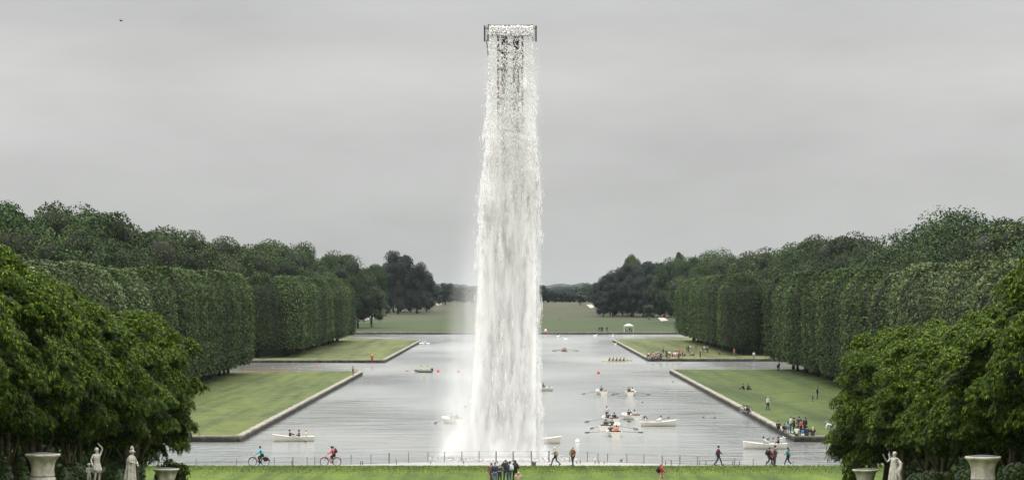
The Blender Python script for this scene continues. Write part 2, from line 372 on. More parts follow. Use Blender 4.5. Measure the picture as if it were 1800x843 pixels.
def hedge_crown(name, seed, hx, hy, z0, z1, nleaf, leaf):
    """clipped crown: flat faces, rounded top edge, vertical folds"""
    rng = np.random.default_rng(seed); n = nleaf
    ph = rng.uniform(0, 2*np.pi, n); u = rng.random(n)
    z = z0+(z1-z0)*u**.92
    ntop = n//5; 
    k1, k2, k3 = rng.uniform(0, 6.28, 3)
    def radius(ph, z):
        c = np.abs(np.cos(ph)); s_ = np.abs(np.sin(ph)); p = 2.25
        r = 1/((c/hx)**p+(s_/hy)**p)**(1/p)
        t = np.clip((z1-z)/4.6, 0, 1); top = np.sqrt(np.clip(1-(1-t)**2, 0, 1))*.98
        b = np.clip((z-z0)/2.5, 0, 1); bot = .86+.14*b
        fold = 1+.045*np.sin(7*ph+k1)+.03*np.sin(13*ph+k2+z*.25)+.02*np.sin(z*1.3+k3+3*ph)
        return r*top*bot*fold
    r = radius(ph, z); tt = rng.random(ntop)**.5
    # top cap
    r[:ntop] = radius(ph[:ntop], np.full(ntop, z1-1.2))*tt; z[:ntop] = z1-1.5*tt**4+rng.normal(size=ntop)*.12
    jit = rng.normal(size=n)*.22
    Pn = np.stack([(r+jit)*np.cos(ph), (r+jit)*np.sin(ph), z], 1)
    Nr = np.stack([np.cos(ph), np.sin(ph), np.full(n, .45)], 1); Nr[:ntop] = (0, 0, 1)
    Nr = Nr+rng.normal(size=(n, 3))*.5
    hang = rng.random(n) < .0
    parts = [cards(Pn, Nr, leaf, rng, .6)]
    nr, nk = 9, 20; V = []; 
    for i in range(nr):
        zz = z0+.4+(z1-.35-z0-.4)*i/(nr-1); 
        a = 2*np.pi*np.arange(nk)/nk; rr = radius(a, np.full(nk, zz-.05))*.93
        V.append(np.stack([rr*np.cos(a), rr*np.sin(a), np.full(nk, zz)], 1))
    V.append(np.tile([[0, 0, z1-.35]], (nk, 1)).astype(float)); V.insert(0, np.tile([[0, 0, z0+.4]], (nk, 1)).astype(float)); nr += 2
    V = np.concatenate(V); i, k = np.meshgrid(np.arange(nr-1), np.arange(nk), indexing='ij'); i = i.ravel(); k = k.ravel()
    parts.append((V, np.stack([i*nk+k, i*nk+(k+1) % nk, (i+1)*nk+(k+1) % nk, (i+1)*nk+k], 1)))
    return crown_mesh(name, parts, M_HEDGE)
def chestnut_crown(name, seed, hx, hy, z0, z1, nclump, nleaf, leaf):
    """dense near crown: drooping shelves of palmate leaves over a dark core"""
    rng = np.random.default_rng(seed)
    ph = rng.uniform(0, 2*np.pi, nclump); u = rng.random(nclump); z = z0+(z1-z0)*u
    def rad(ph, z):
        t = np.clip((z1-z)/((z1-z0)*.45), 0, 1); b = np.clip((z-z0)/2.2, 0, 1)
        return (1/np.sqrt((np.cos(ph)/hx)**2+(np.sin(ph)/hy)**2))*np.sqrt(np.clip(1-(1-t)**2, .02, 1))*(.62+.38*b)
    r = rad(ph, z)*rng.uniform(.55, 1.12, nclump)
    Cn = np.stack([r*np.cos(ph), r*np.sin(ph), z], 1); Rl = rng.uniform(.6, 1.35, (nclump, 1))*np.array([1.1, 1.1, .55])
    wt_ = Rl[:, 0]**2; idx = rng.choice(nclump, nleaf, p=wt_/wt_.sum()); d_ = sph(rng, nleaf); d_[:, 2] = np.where(rng.random(nleaf) < .8, np.abs(d_[:, 2]), d_[:, 2])
    outw = np.stack([np.cos(ph), np.sin(ph), 0*ph], 1)[idx]
    flip = (d_*outw).sum(1) < -.2; d_[flip] -= 2*(d_[flip]*outw[flip]).sum(1, keepdims=True)*outw[flip]
    Pn = Cn[idx]+d_*Rl[idx]*rng.uniform(.75, 1.1, (nleaf, 1))
    droop = ((Pn-Cn[idx])[:, :2]**2).sum(1); Pn[:, 2] -= droop*.28
    Nr = d_*.6+outw*.35+np.array([0, 0, .7])+rng.normal(size=(nleaf, 3))*.32
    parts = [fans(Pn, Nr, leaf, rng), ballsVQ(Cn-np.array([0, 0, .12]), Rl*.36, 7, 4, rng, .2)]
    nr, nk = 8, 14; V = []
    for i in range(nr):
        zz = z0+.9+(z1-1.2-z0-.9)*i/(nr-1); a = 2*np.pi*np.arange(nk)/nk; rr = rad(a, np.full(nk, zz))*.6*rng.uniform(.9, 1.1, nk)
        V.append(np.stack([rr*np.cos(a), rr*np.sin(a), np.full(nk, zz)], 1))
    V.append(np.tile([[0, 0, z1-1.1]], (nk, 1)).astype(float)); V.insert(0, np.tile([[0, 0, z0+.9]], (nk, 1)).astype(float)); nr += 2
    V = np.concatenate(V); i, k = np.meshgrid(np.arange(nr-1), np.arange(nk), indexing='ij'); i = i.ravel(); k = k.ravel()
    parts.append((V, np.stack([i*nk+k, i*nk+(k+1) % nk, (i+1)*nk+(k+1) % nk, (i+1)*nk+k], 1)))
    return crown_mesh(name, parts, M_NEAR)
def trunk_mesh(name, seed, h, r, limbs=5, ztop=None):
    rnd = random.Random(seed); m = MB(); pts = []; x = y = 0
    for i in range(6):
        pts.append((x, y, h*i/5)); x += rnd.uniform(-.03, .03)*h; y += rnd.uniform(-.02, .02)*h
    m.tube(pts, [r*(1.25-.12*i) if i else r*1.6 for i in range(6)], 8)
    for k in range(limbs):
        i = rnd.choice([2, 3, 4]); a = rnd.uniform(0, 6.28); p = Vector(pts[i]); l_ = h*rnd.uniform(.25, .5)
        q = p+Vector((math.cos(a)*l_*.35, math.sin(a)*l_*.35, l_*.6)); t = q+Vector((math.cos(a)*l_*.3, math.sin(a)*l_*.3, l_*.7))
        m.tube([p, q, t], [r*.5, r*.35, r*.12], 6)
    return m.mesh(name, True)
def tree(name, crown, trunk, mat, bark, loc, rz, sc, label, group, cat='tree'):
    t = empty(name, loc, rz, label, cat, group); s = sc if hasattr(sc, '__len__') else (sc, sc, sc); t.scale = s
    link('trunk', trunk, bark, t); link('crown', crown, mat, t); return t
rnd = random.Random(7)
# clipped lime rows along the canal
HC = [hedge_crown('crown', 20+i, 5.0, 4.45, 1.9, 18.0, 11500, .40) for i in range(4)]
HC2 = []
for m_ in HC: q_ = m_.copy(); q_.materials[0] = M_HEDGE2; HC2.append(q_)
HT = [trunk_mesh('trunk', 50+i, 4.2, .22, 2) for i in range(2)]
for m_ in HT: m_.materials.append(M_BARKD)
def lime(x, y, label, group, s=1.0, hz_=1.0):
    k = rnd.randrange(4)
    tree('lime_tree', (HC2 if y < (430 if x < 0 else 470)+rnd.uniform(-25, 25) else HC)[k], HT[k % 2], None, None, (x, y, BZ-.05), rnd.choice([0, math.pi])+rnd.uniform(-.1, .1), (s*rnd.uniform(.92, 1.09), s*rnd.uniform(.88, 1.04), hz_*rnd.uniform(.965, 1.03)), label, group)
ORD = 'first second third fourth fifth sixth seventh eighth ninth tenth eleventh twelfth thirteenth fourteenth fifteenth sixteenth seventeenth eighteenth nineteenth twentieth'.split()
def nth(i):
    if i <= 20: return ORD[i-1]
    t_, u_ = divmod(i, 10); w_ = {2: 'twent', 3: 'thirt', 4: 'fort', 5: 'fift', 6: 'sixt'}[t_]
    return w_+'ieth' if u_ == 0 else w_+'y-'+ORD[u_-1]
def rank(objs, key, fmt):
    for i, o in enumerate(sorted(objs, key=key)): o['label'] = fmt % nth(i+1)
def grp(g): return [o for o in COL.objects if o.get('group') == g and o.parent is None]
def row(side, y0, y1, xr, label, group, step=8.6, hs=1.0):
    y = y0
    while y <= y1:
        lime(side*(xr+rnd.uniform(-.55, .55)), y, label, group, 1, hs); y += step*rnd.uniform(.95, 1.05)
def cross_row(side, y, x0, x1, label, group, step=9.2):
    x = x0
    while x <= x1: lime(side*x, y+rnd.uniform(-.3, .3), label, group); x += step
row(-1, 318, 626, 53, 'tall clipped lime tree in the row beside the near left lawn', 'clipped limes of the near left row', hs=1.0)
cross_row(-1, 628, 62, 100, 'clipped lime tree at the arm side behind the near left row', 'clipped limes behind the near left row end')
row(1, 300, 658, 53, 'tall clipped lime tree in the row beside the near right lawn', 'clipped limes of the near right row')
cross_row(1, 655, 62, 100, 'clipped lime tree at the arm side behind the near right row', 'clipped limes behind the near right row end')
row(-1, 768, 1015, 53, 'clipped lime tree in the row beside the far left lawn', 'clipped limes of the far left row', hs=.985)
cross_row(-1, 762, 58, 110, 'clipped lime tree facing the left canal arm', 'clipped limes along the left arm')
row(1, 792, 1020, 52.5, 'clipped lime tree in the row beside the far right lawn', 'clipped limes of the far right row', hs=1.02)
cross_row(1, 790, 61, 110, 'clipped lime tree facing the right canal arm', 'clipped limes along the right arm')
for sd, nm in ((-1, 'left'), (1, 'right')):
    row(sd, 330, 622 if sd < 0 else 645, 62.5, 'x', 'shaded limes of the near %s second row' % nm, 9.4, .97)
    row(sd, 775, 1010, 62.5, 'x', 'shaded limes of the far %s second row' % nm, 9.4, .96)
    for kk, a_ in (('near', 'the canal arm'), ('far', 'the open field')):
        rank(grp('clipped limes of the %s %s row' % (kk, nm)), lambda o: -o.location.y, 'clipped lime tree of the '+kk+' '+nm+' row, %s counted from '+a_)
        rank(grp('shaded limes of the %s %s second row' % (kk, nm)), lambda o: -o.location.y, 'shaded lime of the second row behind the '+kk+' '+nm+' row, %s from '+a_)
    rank(grp('clipped limes behind the near %s row end' % nm), lambda o: abs(o.location.x), 'clipped lime on the near side of the '+nm+' arm, %s from the row corner')
    rank(grp('clipped limes along the %s arm' % nm), lambda o: abs(o.location.x), 'clipped lime facing the '+nm+' canal arm, %s from the canal')
# wild trees
WC = [wild_crown('crown', 100+i, 1, [.85, .95, .8, 1.0, .75, .9][i], [34, 40, 30, 44, 28, 36][i], 12000, .023, .10) for i in range(6)]
WS = [wild_crown('crown', 130, 1, .62, 16, 3500, .03, .25, .42, 'tall'), wild_crown('crown', 131, 1, .8, 22, 4200, .024, .3, .62)]
WF = [wild_crown('crown', 140+i, 1, 1.0, 24, 2000, .05, .1) for i in range(2)]
WL = [wild_crown('crown', 170+i, 1, .9, 34, 8000, .027, -.05) for i in range(3)]
for m_ in WL: m_.materials[0] = M_WOODF
YC = [wild_crown('crown', 150+i, 1, .8, 12, 1200, .07, .0) for i in range(3)]
WT = trunk_mesh('trunk', 3, .5, .018, 5); WT.materials.append(M_BARKD)
for m_ in WF: m_.materials[0] = M_WOODF
for m_ in YC: m_.materials[0] = M_SMALL
def wild(x, ytop, d, wpx=None, crown=None, label='', group='', gzv=1.0, name='wood_tree', wide=1.0):
    s = F/d; zt = H+(VY-ytop)/s; h = zt-gzv; c = crown or rnd.choice(WC)
    return tree(name, c, WT, None, None, ((x-VX)/s, d, gzv-.2), rnd.uniform(0, 6.28), (h*wide, h*wide, h), label, group)
def skyline(pts, x):
    return float(np.interp(x, [a for a, _ in pts], [b for _, b in pts]))
SKL = [(-60, 352), (0, 350), (60, 352), (100, 355), (150, 358), (190, 372), (210, 398), (245, 394), (320, 402), (360, 412), (420, 424), (480, 424), (520, 422), (545, 440), (580, 448), (600, 436), (620, 458), (650, 462), (665, 455)]
SKR = [(1120, 450), (1160, 458), (1200, 452), (1250, 446), (1300, 442), (1340, 436), (1380, 418), (1440, 410), (1510, 408), (1535, 430), (1570, 418), (1620, 400), (1680, 375), (1740, 374), (1775, 392), (1810, 384), (1880, 372)]
GL, GR_ = 'trees of the left wood', 'trees of the right wood'
LL, LR = 'dark broadleaf tree rising behind the left clipped lime rows', 'dark broadleaf tree rising behind the right clipped lime rows'
for x, dd in ((-30, 620), (25, 610), (75, 630), (125, 650), (168, 660)):      # tall near mass of the left wood
    wild(x, skyline(SKL, x)+rnd.uniform(-4, 5), dd, label='tall dark tree in the near mass of the left wood', group='tall trees of the left wood', wide=.72)
for x, dd in ((-10, 560), (50, 575), (110, 570), (150, 600), (195, 620), (230, 640)):
    wild(x, skyline(SKL, x)+rnd.uniform(38, 55), dd, label=LL, group=GL, wide=.75)
x = 215
while x < 665:
    dd = 720+(x-215)*1.55+rnd.uniform(-30, 30)
    wild(x, skyline(SKL, x)+rnd.uniform(-3, 7), dd, label=LL, group=GL, wide=rnd.uniform(.7, .95)); x += rnd.uniform(21, 30)
x = 215
while x < 660:
    dd = 690+(x-215)*1.45+rnd.uniform(-30, 30)
    wild(x, skyline(SKL, x)+rnd.uniform(24, 44), dd, label=LL, group=GL, wide=rnd.uniform(.75, .95)); x += rnd.uniform(22, 32)
x = 1860
while x > 1180:
    dd = 620+(1860-x)*1.25+rnd.uniform(-30, 30); open_ = 1560 < x < 1760 or 1480 < x < 1520
    wild(x, skyline(SKR, x)+rnd.uniform(-3, 7), dd, crown=(WS[1] if open_ and rnd.random() < .5 else None), label=LR, group=GR_, wide=rnd.uniform(.7, .95)); x -= rnd.uniform(22, 32)
x = 1870
while x > 1190:
    dd = 590+(1870-x)*1.2+rnd.uniform(-30, 30)
    wild(x, skyline(SKR, x)+rnd.uniform(28, 46), dd, label=LR, group=GR_, wide=rnd.uniform(.75, .98)); x -= rnd.uniform(24, 34)
# the far woods at both ends of the open field
GF1, GF2 = 'trees of the far left wood', 'trees of the far right wood'
def far(x, yt, d, lab, grp, crown=None, wide=.8): wild(x, yt, d, None, crown or rnd.choice(WL), lab, grp, float(fieldz(0, d)), 'far_wood_tree', wide)
far(700, 428, 1640, 'very tall dark tree at the right end of the far left wood', None, WL[1], .66)
far(733, 450, 1650, 'tall rounded tree beside the tallest one of the far left wood', None, WL[0], .66)
for x in range(640, 760, 16): far(x+rnd.uniform(-5, 5), (470 if x < 690 else 492)+rnd.uniform(-8, 8), 1700+rnd.uniform(-30, 30), 'dark tree in the lower edge of the far left wood', GF1)
for x in range(628, 690, 15): far(x, 462+rnd.uniform(-5, 8), 1780, 'dark tree in the upper edge of the far left wood', GF1)
far(783, 493, 1850, 'pale rounded tree seen through the mist left of the falling water', None, WL[2], .95)
for x, y in ((812, 506), (835, 508), (860, 507)): far(x, y, 1900, 'low tree behind the falling water at the field edge', 'low trees behind the falling water', wide=1.2)
SF = [(1050, 492), (1065, 478), (1080, 462), (1105, 450), (1130, 448), (1160, 455), (1190, 456), (1230, 450), (1270, 443)]
x = 1056
while x < 1290:
    far(x, skyline(SF, x)+rnd.uniform(-3, 5), 1640+rnd.uniform(-60, 60), 'dark tree at the edge of the far right wood', GF2, wide=.7); x += rnd.uniform(13, 19)
x = 1060
while x < 1290:
    far(x, skyline(SF, x)+rnd.uniform(22, 36), 1600+rnd.uniform(-40, 30), 'dark tree at the edge of the far right wood', GF2, wide=.8); x += rnd.uniform(15, 20)
far(1194, 440, 1700, 'thin column-like tree standing above the far right wood', None, WS[0], .5)
far(1112, 444, 1650, 'ragged tall tree top breaking the skyline of the far right wood', None, WC[4], .5)
for x, y, wv in ((1232, 444, 1.0), (1262, 440, .9)): far(x, y, 1500, 'open crowned tree on the skyline of the far right wood', 'open crowned skyline trees', WS[1], wv)
for x, y in ((950, 497), (962, 506), (975, 508), (990, 509), (1004, 510), (1020, 506), (1044, 500)): far(x, y, 1930, 'dark low tree along the field edge right of the falling water', 'low trees right of the falling water', wide=.85)
for k in range(16): far(930+k*9+rnd.uniform(-2, 2), 511+rnd.uniform(-4, 4), 1960+rnd.uniform(-20, 20), 'x', 'bushes closing the far edge of the field', wide=1.3)
for k in range(14): far(756+k*9+rnd.uniform(-2, 2), 503+rnd.uniform(-5, 4), 1960+rnd.uniform(-20, 20), 'x', 'bushes closing the far edge of the field', wide=1.3)
far(1030, 497, 1950, 'open crowned tree at the end of the field hedge', None, WS[1], .9)
for x, y in ((720, 512), (737, 515), (757, 513), (700, 514), (680, 515), (662, 516), (645, 517), (772, 517)):
    tree('young_tree', rnd.choice(YC), WT, None, None, ((x-VX)*1840/F, 1840, 7.3), rnd.uniform(0, 6), (((VY-y)/(F/1840)+8.8)*.9,)*2+(((VY-y)/(F/1840)+8.8)*1.05,), 'young pale tree before the far left wood', 'young trees before the far left wood')
for x, y, k in ((1020, 512, 1.4), (1055, 508, 1.6), (1070, 515, 1.2), (1090, 512, 1.2), (1113, 513, 1.2), (1175, 513, 1.2), (1130, 516, 1), (1195, 517, 1)):
    tree('young_tree', rnd.choice(YC), WT, None, None, ((x-VX)*1830/F, 1830, 7.1), rnd.uniform(0, 6), (9*k*.8, 9*k*.8, (VY-y)*1830/F+8.9), 'young pale tree before the far right wood', 'young trees before the far right wood')
def field_tree(x, yt, yb, lab, wide=.8, crown=None):
    Yd = 1400.
    for _ in range(80):
        z = float(fieldz(0, Yd)); Yd = .6*Yd+.4*F*(H-z)/(yb-VY)
    s = F/Yd; h = (yb-yt)/s
    tree('young_tree', crown or YC[0], WT, None, None, ((x-VX)/s, Yd, z-.1), 1, (h*wide, h*wide, h), lab, None)
field_tree(662, 537, 560, 'dark round young tree beside the left field path', 1.0, YC[1])
field_tree(679, 529, 556, 'paler young tree behind the dark one by the left field path', .75, YC[2])
field_tree(1141, 531, 562, 'leaning pale young tree left of the right field path', .85, YC[0])
field_tree(1149, 524, 557, 'dark upright young tree behind the pale one by the right field path', .6, YC[2])
sx_ = lambda o: o.location.x/o.location.y
rank(grp(GL), sx_, 'dark broadleaf tree in the left wood behind the clipped rows, %s from the left')
rank(grp('tall trees of the left wood'), sx_, 'tall dark tree in the near mass of the left wood, %s from the left')
rank(grp(GR_), sx_, 'dark broadleaf tree in the right wood behind the clipped rows, %s from the left')
rank(grp(GF1), sx_, 'dark tree in the wood at the far left of the field, %s from the left')
rank(grp(GF2), sx_, 'dark tree in the wood at the far right of the field, %s from the left')
rank(grp('low trees behind the falling water'), sx_, 'low tree half hidden by the falling water at the field edge, %s from the left')
rank(grp('low trees right of the falling water'), sx_, 'dark low tree along the field edge right of the falling water, %s from the left')
rank(grp('bushes closing the far edge of the field'), sx_, 'dark bush closing the far edge of the field, %s from the left')
rank(grp('open crowned skyline trees'), sx_, 'open crowned tree on the skyline of the far right wood, %s from the left')
rank(grp('young trees before the far left wood'), sx_, 'young pale tree before the far left wood, %s from the left')
rank(grp('young trees before the far right wood'), sx_, 'young pale tree before the far right wood, %s from the left')
# far wood on the horizon, one mass
rng = np.random.default_rng(5); fx_ = rng.uniform(-900, 1500, 260); fy = rng.uniform(4300, 5200, 260)
Cn = np.stack([fx_, fy, 11+rng.uniform(1, 5, 260)], 1); V, Q = ballsVQ(Cn, rng.uniform(7, 11, (260, 1))*np.array([2.2, 2.2, .75]), 10, 6, rng, .15)
o = link('distant_wood', mesh_np('distant_wood', V, Q), M_WOODF); tag(o, 'bluish distant wood along the horizon', 'wood', kind='stuff')

# near chestnut rows
NC = [chestnut_crown('crown', 200+i, 3.75, 3.8, 5.4, 13.3, 92, 19000, .38) for i in range(4)]
NT = [trunk_mesh('trunk', 60+i, 7.5, .2, 7) for i in range(4)]
for m_ in NT: m_.materials.append(M_BARK)
def chestnut(x, y, label, group, s=1.0, wd=1.0, dz=0):
    k = rnd.randrange(4)
    t = tree('chestnut_tree', NC[k], NT[rnd.randrange(4)], None, None, (x, y, gz(y)-.05), rnd.uniform(0, 6.28), (wd*rnd.uniform(.9, 1.07), wd*rnd.uniform(.9, 1.05), s*rnd.uniform(.94, 1.03)), label, group)
    return t
for side, nm, hs in ((-1, 'left', 1.0), (1, 'right', .93)):
    y = 236
    lt = chestnut(side*(26.8 if side < 0 else 25.4), y, 'last leafy chestnut tree of the %s foreground row' % nm, None, .95 if side < 0 else .9, .93)
    for ch in lt.children:
        if ch.name.startswith('crown'): ch.scale = (1, 1, 1.22); ch.location = (0, 0, -2.9)
    for k in range(13):
        y -= 7.4; sc = hs if y > 190 else 1.0
        sc = ((.93 if y > 200 else 1.0) if side < 0 else (.86 if y > 168 else 1.0)); chestnut(side*(26.2+rnd.uniform(-.6, .6)), y, 'leafy chestnut tree in the front row on the %s of the foreground' % nm, 'front row chestnuts on the %s' % nm, sc)
    for r_ in (1, 2):
        y = 232
        for k in range(11):
            chestnut(side*(26+7*r_), y+rnd.uniform(-1, 1), 'shaded chestnut tree behind the front row on the %s of the foreground' % nm, 'rear chestnuts on the %s' % nm, .93 if side < 0 and y > 200 else (.84 if side > 0 and y > 168 else 1.0)); y -= 8
for nm in ('left', 'right'):
    rank(grp('front row chestnuts on the '+nm), lambda o: -o.location.y, 'leafy chestnut tree in the front row on the '+nm+', %s nearer than the last one')
    rank(grp('rear chestnuts on the '+nm), lambda o: (abs(o.location.x) > 36, -o.location.y), 'shaded chestnut tree behind the front row on the '+nm+', %s from the lawn end')
# clipped dark hedge behind the trunks, one per side
def clip_hedge(side, label):
    rng = np.random.default_rng(9+side); n = 9000; y = rng.uniform(120, 240, n); z = rng.random(n)*6.5; x = 45+rng.normal(size=n)*.12
    g = np.interp(y, [a for a, _ in GZ], [b for _, b in GZ]); Pn = np.stack([side*x, y, g+z], 1)
    V, Q = cards(Pn, np.tile([[-side, 0, .3]], (n, 1))+rng.normal(size=(n, 3))*.5, .5, rng)
    ys = np.arange(118, 243, 4.); V2 = []
    for yy in ys:
        g0 = gz(yy); V2 += [(side*45.2, yy, g0-.2), (side*45.2, yy, g0+6.6), (side*47, yy, g0+6.6), (side*47, yy, g0-.2)]
    Q2 = []
    for i in range(len(ys)-1):
        for k in range(4): Q2.append((i*4+k, i*4+(k+1) % 4, (i+1)*4+(k+1) % 4, (i+1)*4+k))
    V, Q = merge([(V, Q), (np.array(V2), np.array(Q2))])
    tag(link('clipped_hedge', mesh_np('clipped_hedge', V, Q), M_TOP), label, 'hedge')
def end_hedge(side, label):
    rng = np.random.default_rng(19+side); n = 9000; x = 27.6+rng.random(n)*60; z = rng.random(n)*6.4; y = 252+rng.normal(size=n)*.12
    Pn = np.stack([side*x, y, 1.05+z], 1); V, Q = cards(Pn, np.tile([[0, -1, .3]], (n, 1))+rng.normal(size=(n, 3))*.5, .5, rng)
    a, b = sorted((side*27.7, side*88)); v = [(x_, y_, z_) for x_ in (a, b) for y_ in (252.1, 254) for z_ in (.9, 7.4)]
    V, Q = merge([(V, Q), (np.array(v), np.array([(0, 1, 3, 2), (4, 6, 7, 5), (0, 4, 5, 1), (2, 3, 7, 6), (1, 5, 7, 3)]))])
    tag(link('clipped_hedge', mesh_np('clipped_hedge', V, Q), M_TOP), label, 'hedge')
end_hedge(-1, 'dark hedge closing the left tree rows beyond the trunks'); end_hedge(1, 'dark hedge closing the right tree rows beyond the trunks')
clip_hedge(-1, 'dark clipped hedge behind the tree trunks on the left'); clip_hedge(1, 'dark clipped hedge behind the tree trunks on the right')
# topiary
def topiary_mesh(kind, seed):
    rng = np.random.default_rng(seed)
    if kind == 'ball': Cs = [((0, 0, 1.75), (.55,)*3), ((0, 0, .6), (.7, .7, .75))]
    elif kind == 'cone': Cs = [((0, 0, .55), (.75, .75, .8)), ((0, 0, 1.2), (.5, .5, .9)), ((0, 0, 1.9), (.25, .25, .6))]
    else: Cs = [((0, 0, .8), (.6, .6, 1.3))]
    parts = [ballsVQ([np.array(c) for c, _ in Cs], [np.array(r)*.93 for _, r in Cs], 14, 10, rng, .02)]
    for c, r in Cs:
        d_ = sph(rng, 1300); parts.append(cards(d_*np.array(r)+np.array(c), d_+rng.normal(size=d_.shape)*.4, .12, rng))
    V, Q = merge(parts); me = mesh_np('topiary', V, Q); me.materials.append(M_TOP); return me
TOPM = {k: topiary_mesh(k, i+5) for i, k in enumerate(('ball', 'cone', 'egg'))}
def topiary(x, ytop, d, kind, label, hs=1.0):
    s = F/d; zt = H-(ytop-VY)/s; h = zt-gz(d); base = {'ball': 2.3, 'cone': 2.5, 'egg': 2.1}[kind]
    o = link('topiary_shrub', TOPM[kind], None, None, ((x-VX)/s, d, gz(d))); o.scale = (h/base*hs, h/base*hs, h/base)
    tag(o, label, 'topiary', 'clipped shrubs under the trees')
for a in ((4, 800, 150, 'cone', 'clipped cone shrub at the left edge beside the big urn'), (40, 826, 165, 'egg', 'low clipped shrub left behind the big left urn'), (112, 818, 170, 'egg', 'rounded clipped shrub right behind the big left urn'),
          (208, 822, 190, 'egg', 'dark clipped shrub between the two left statues'), (132, 812, 178, 'ball', 'ball topped clipped shrub left of the raised arm statue'),
          (1788, 812, 150, 'ball', 'ball topped clipped shrub at the right edge beside the big urn'), (1701, 823, 160, 'ball', 'ball topped clipped shrub just left of the big right urn'),
          (1637, 826, 178, 'ball', 'ball topped clipped shrub right of the right statue'), (1614, 830, 185, 'ball', 'small ball topped clipped shrub close to the right statue'),
          (1663, 828, 180, 'ball', 'ball topped clipped shrub midway between right statue and big urn'), (1765, 818, 156, 'cone', 'clipped cone shrub right behind the big right urn')):
    topiary(*a)
# loose bush by the lower left urn
bc = wild_crown('crown', 171, 1, 1.1, 26, 3600, .075, .02); bc.materials[0] = M_NEAR
tree('bush', bc, WT, None, None, (-23.6, 232, 1.1), 0, (2.3, 2.3, 3.0), 'loose leafy bush behind the small left urn', None, 'bush')
tree('bush', bc, WT, None, None, (23.2, 233, 1.1), 2, (1.9, 1.9, 3.1), 'low dark bush behind the small right urn', None, 'bush')

# ------------------------------------------------------------ stone urns and statues
def urn(x, ytop, d, kind, label):
    s = F/d; zt = H-(ytop-VY)/s; X = (x-VX)/s; root = empty('stone_urn', (X, d, gz(d)), .3, label, 'urn', 'stone urns along the rows'); h = zt-gz(d)
    R_ = .75
    if kind == 'tall': prof = [(.30, 0), (.34, .05), (.34, .12), (.2, .2), (.2, .27), (.40, .42), (.52, .62), (.545, .8), (.535, .92), (.50, .95), (.50, .98), (.53, 1.0), (.515, 1.04), (.50, 1.15), (.49, 1.3), (.52, 1.5), (.58, 1.66), (.67, 1.78), (.735, 1.83), (.75, 1.86), (.755, 1.90), (.74, 1.94), (.68, 1.945)]
    else: prof = [(.30, 0), (.34, .05), (.34, .12), (.18, .2), (.2, .3), (.38, .46), (.45, .7), (.46, .95), (.47, 1.2), (.52, 1.45), (.58, 1.6), (.66, 1.72), (.74, 1.77), (.75, 1.81), (.74, 1.85), (.68, 1.855)]
    top = prof[-1][1]; base = h-top
    fl = (lambda i, a: .05*abs(math.sin(14*a+i*.5)) if 4 < i < 9 else (.012*(math.sin(44*a) > 0) if i in (19, 20) else 0)) if kind == 'tall' else (lambda i, a: (.045*math.sin(5*a+i)+.04*math.sin(9*a-i*2.3)) if 5 < i < 11 else 0)
    MB().lathe(prof, 88, (0, 0, base), fl).build('bowl', M_MARBLE, root, True)
    MB().lathe([(.68, 0), (.675, .012), (.3, .05), (.03, .06)], 32, (0, 0, h-.004)).build('soil', M_LEAD, root, True)
    p = MB().box((0, 0, base/2-.1), (.85, .85, base-.02)); p.box((0, 0, base-.08), (1.0, 1.0, .16)); p.box((0, 0, .1), (1.05, 1.05, .3)); p.build('pedestal', M_MARBLE, root)
urn(75, 796.5, 146, 'tall', 'large pale stone urn in the left foreground'); urn(292, 822.5, 192, 'small', 'smaller carved stone urn beside the left lawn edge')
urn(1728, 801, 143, 'tall', 'large pale stone urn in the right foreground'); urn(1521, 824, 196, 'small', 'smaller carved stone urn beside the right lawn edge')

# ------------------------------------------------------------ figures
def skinned(name, nodes, edges, root=0, sub=1):
    """nodes: list of (x,y,z,rx,ry)"""
    me = bpy.data.meshes.new('skin_tmp'); me.from_pydata([n[:3] for n in nodes], edges, [])
    o = bpy.data.objects.new('skin_tmp', me); COL.objects.link(o); md = o.modifiers.new('s', 'SKIN'); md.use_smooth_shade = True
    if not me.skin_vertices: raise RuntimeError('no skin layer')
    dt = me.skin_vertices[0].data
    for i, n in enumerate(nodes): dt[i].radius = (n[3], n[4] if len(n) > 4 else n[3]); dt[i].use_root = (i == root)
    sb = o.modifiers.new('u', 'SUBSURF'); sb.levels = sub; sb.render_levels = sub
    dg = C.evaluated_depsgraph_get(); r = bpy.data.meshes.new_from_object(o.evaluated_get(dg)); r.name = name
    bpy.data.objects.remove(o); bpy.data.meshes.remove(me)
    r.polygons.foreach_set('use_smooth', np.ones(len(r.polygons), bool)); r.materials.clear(); return r
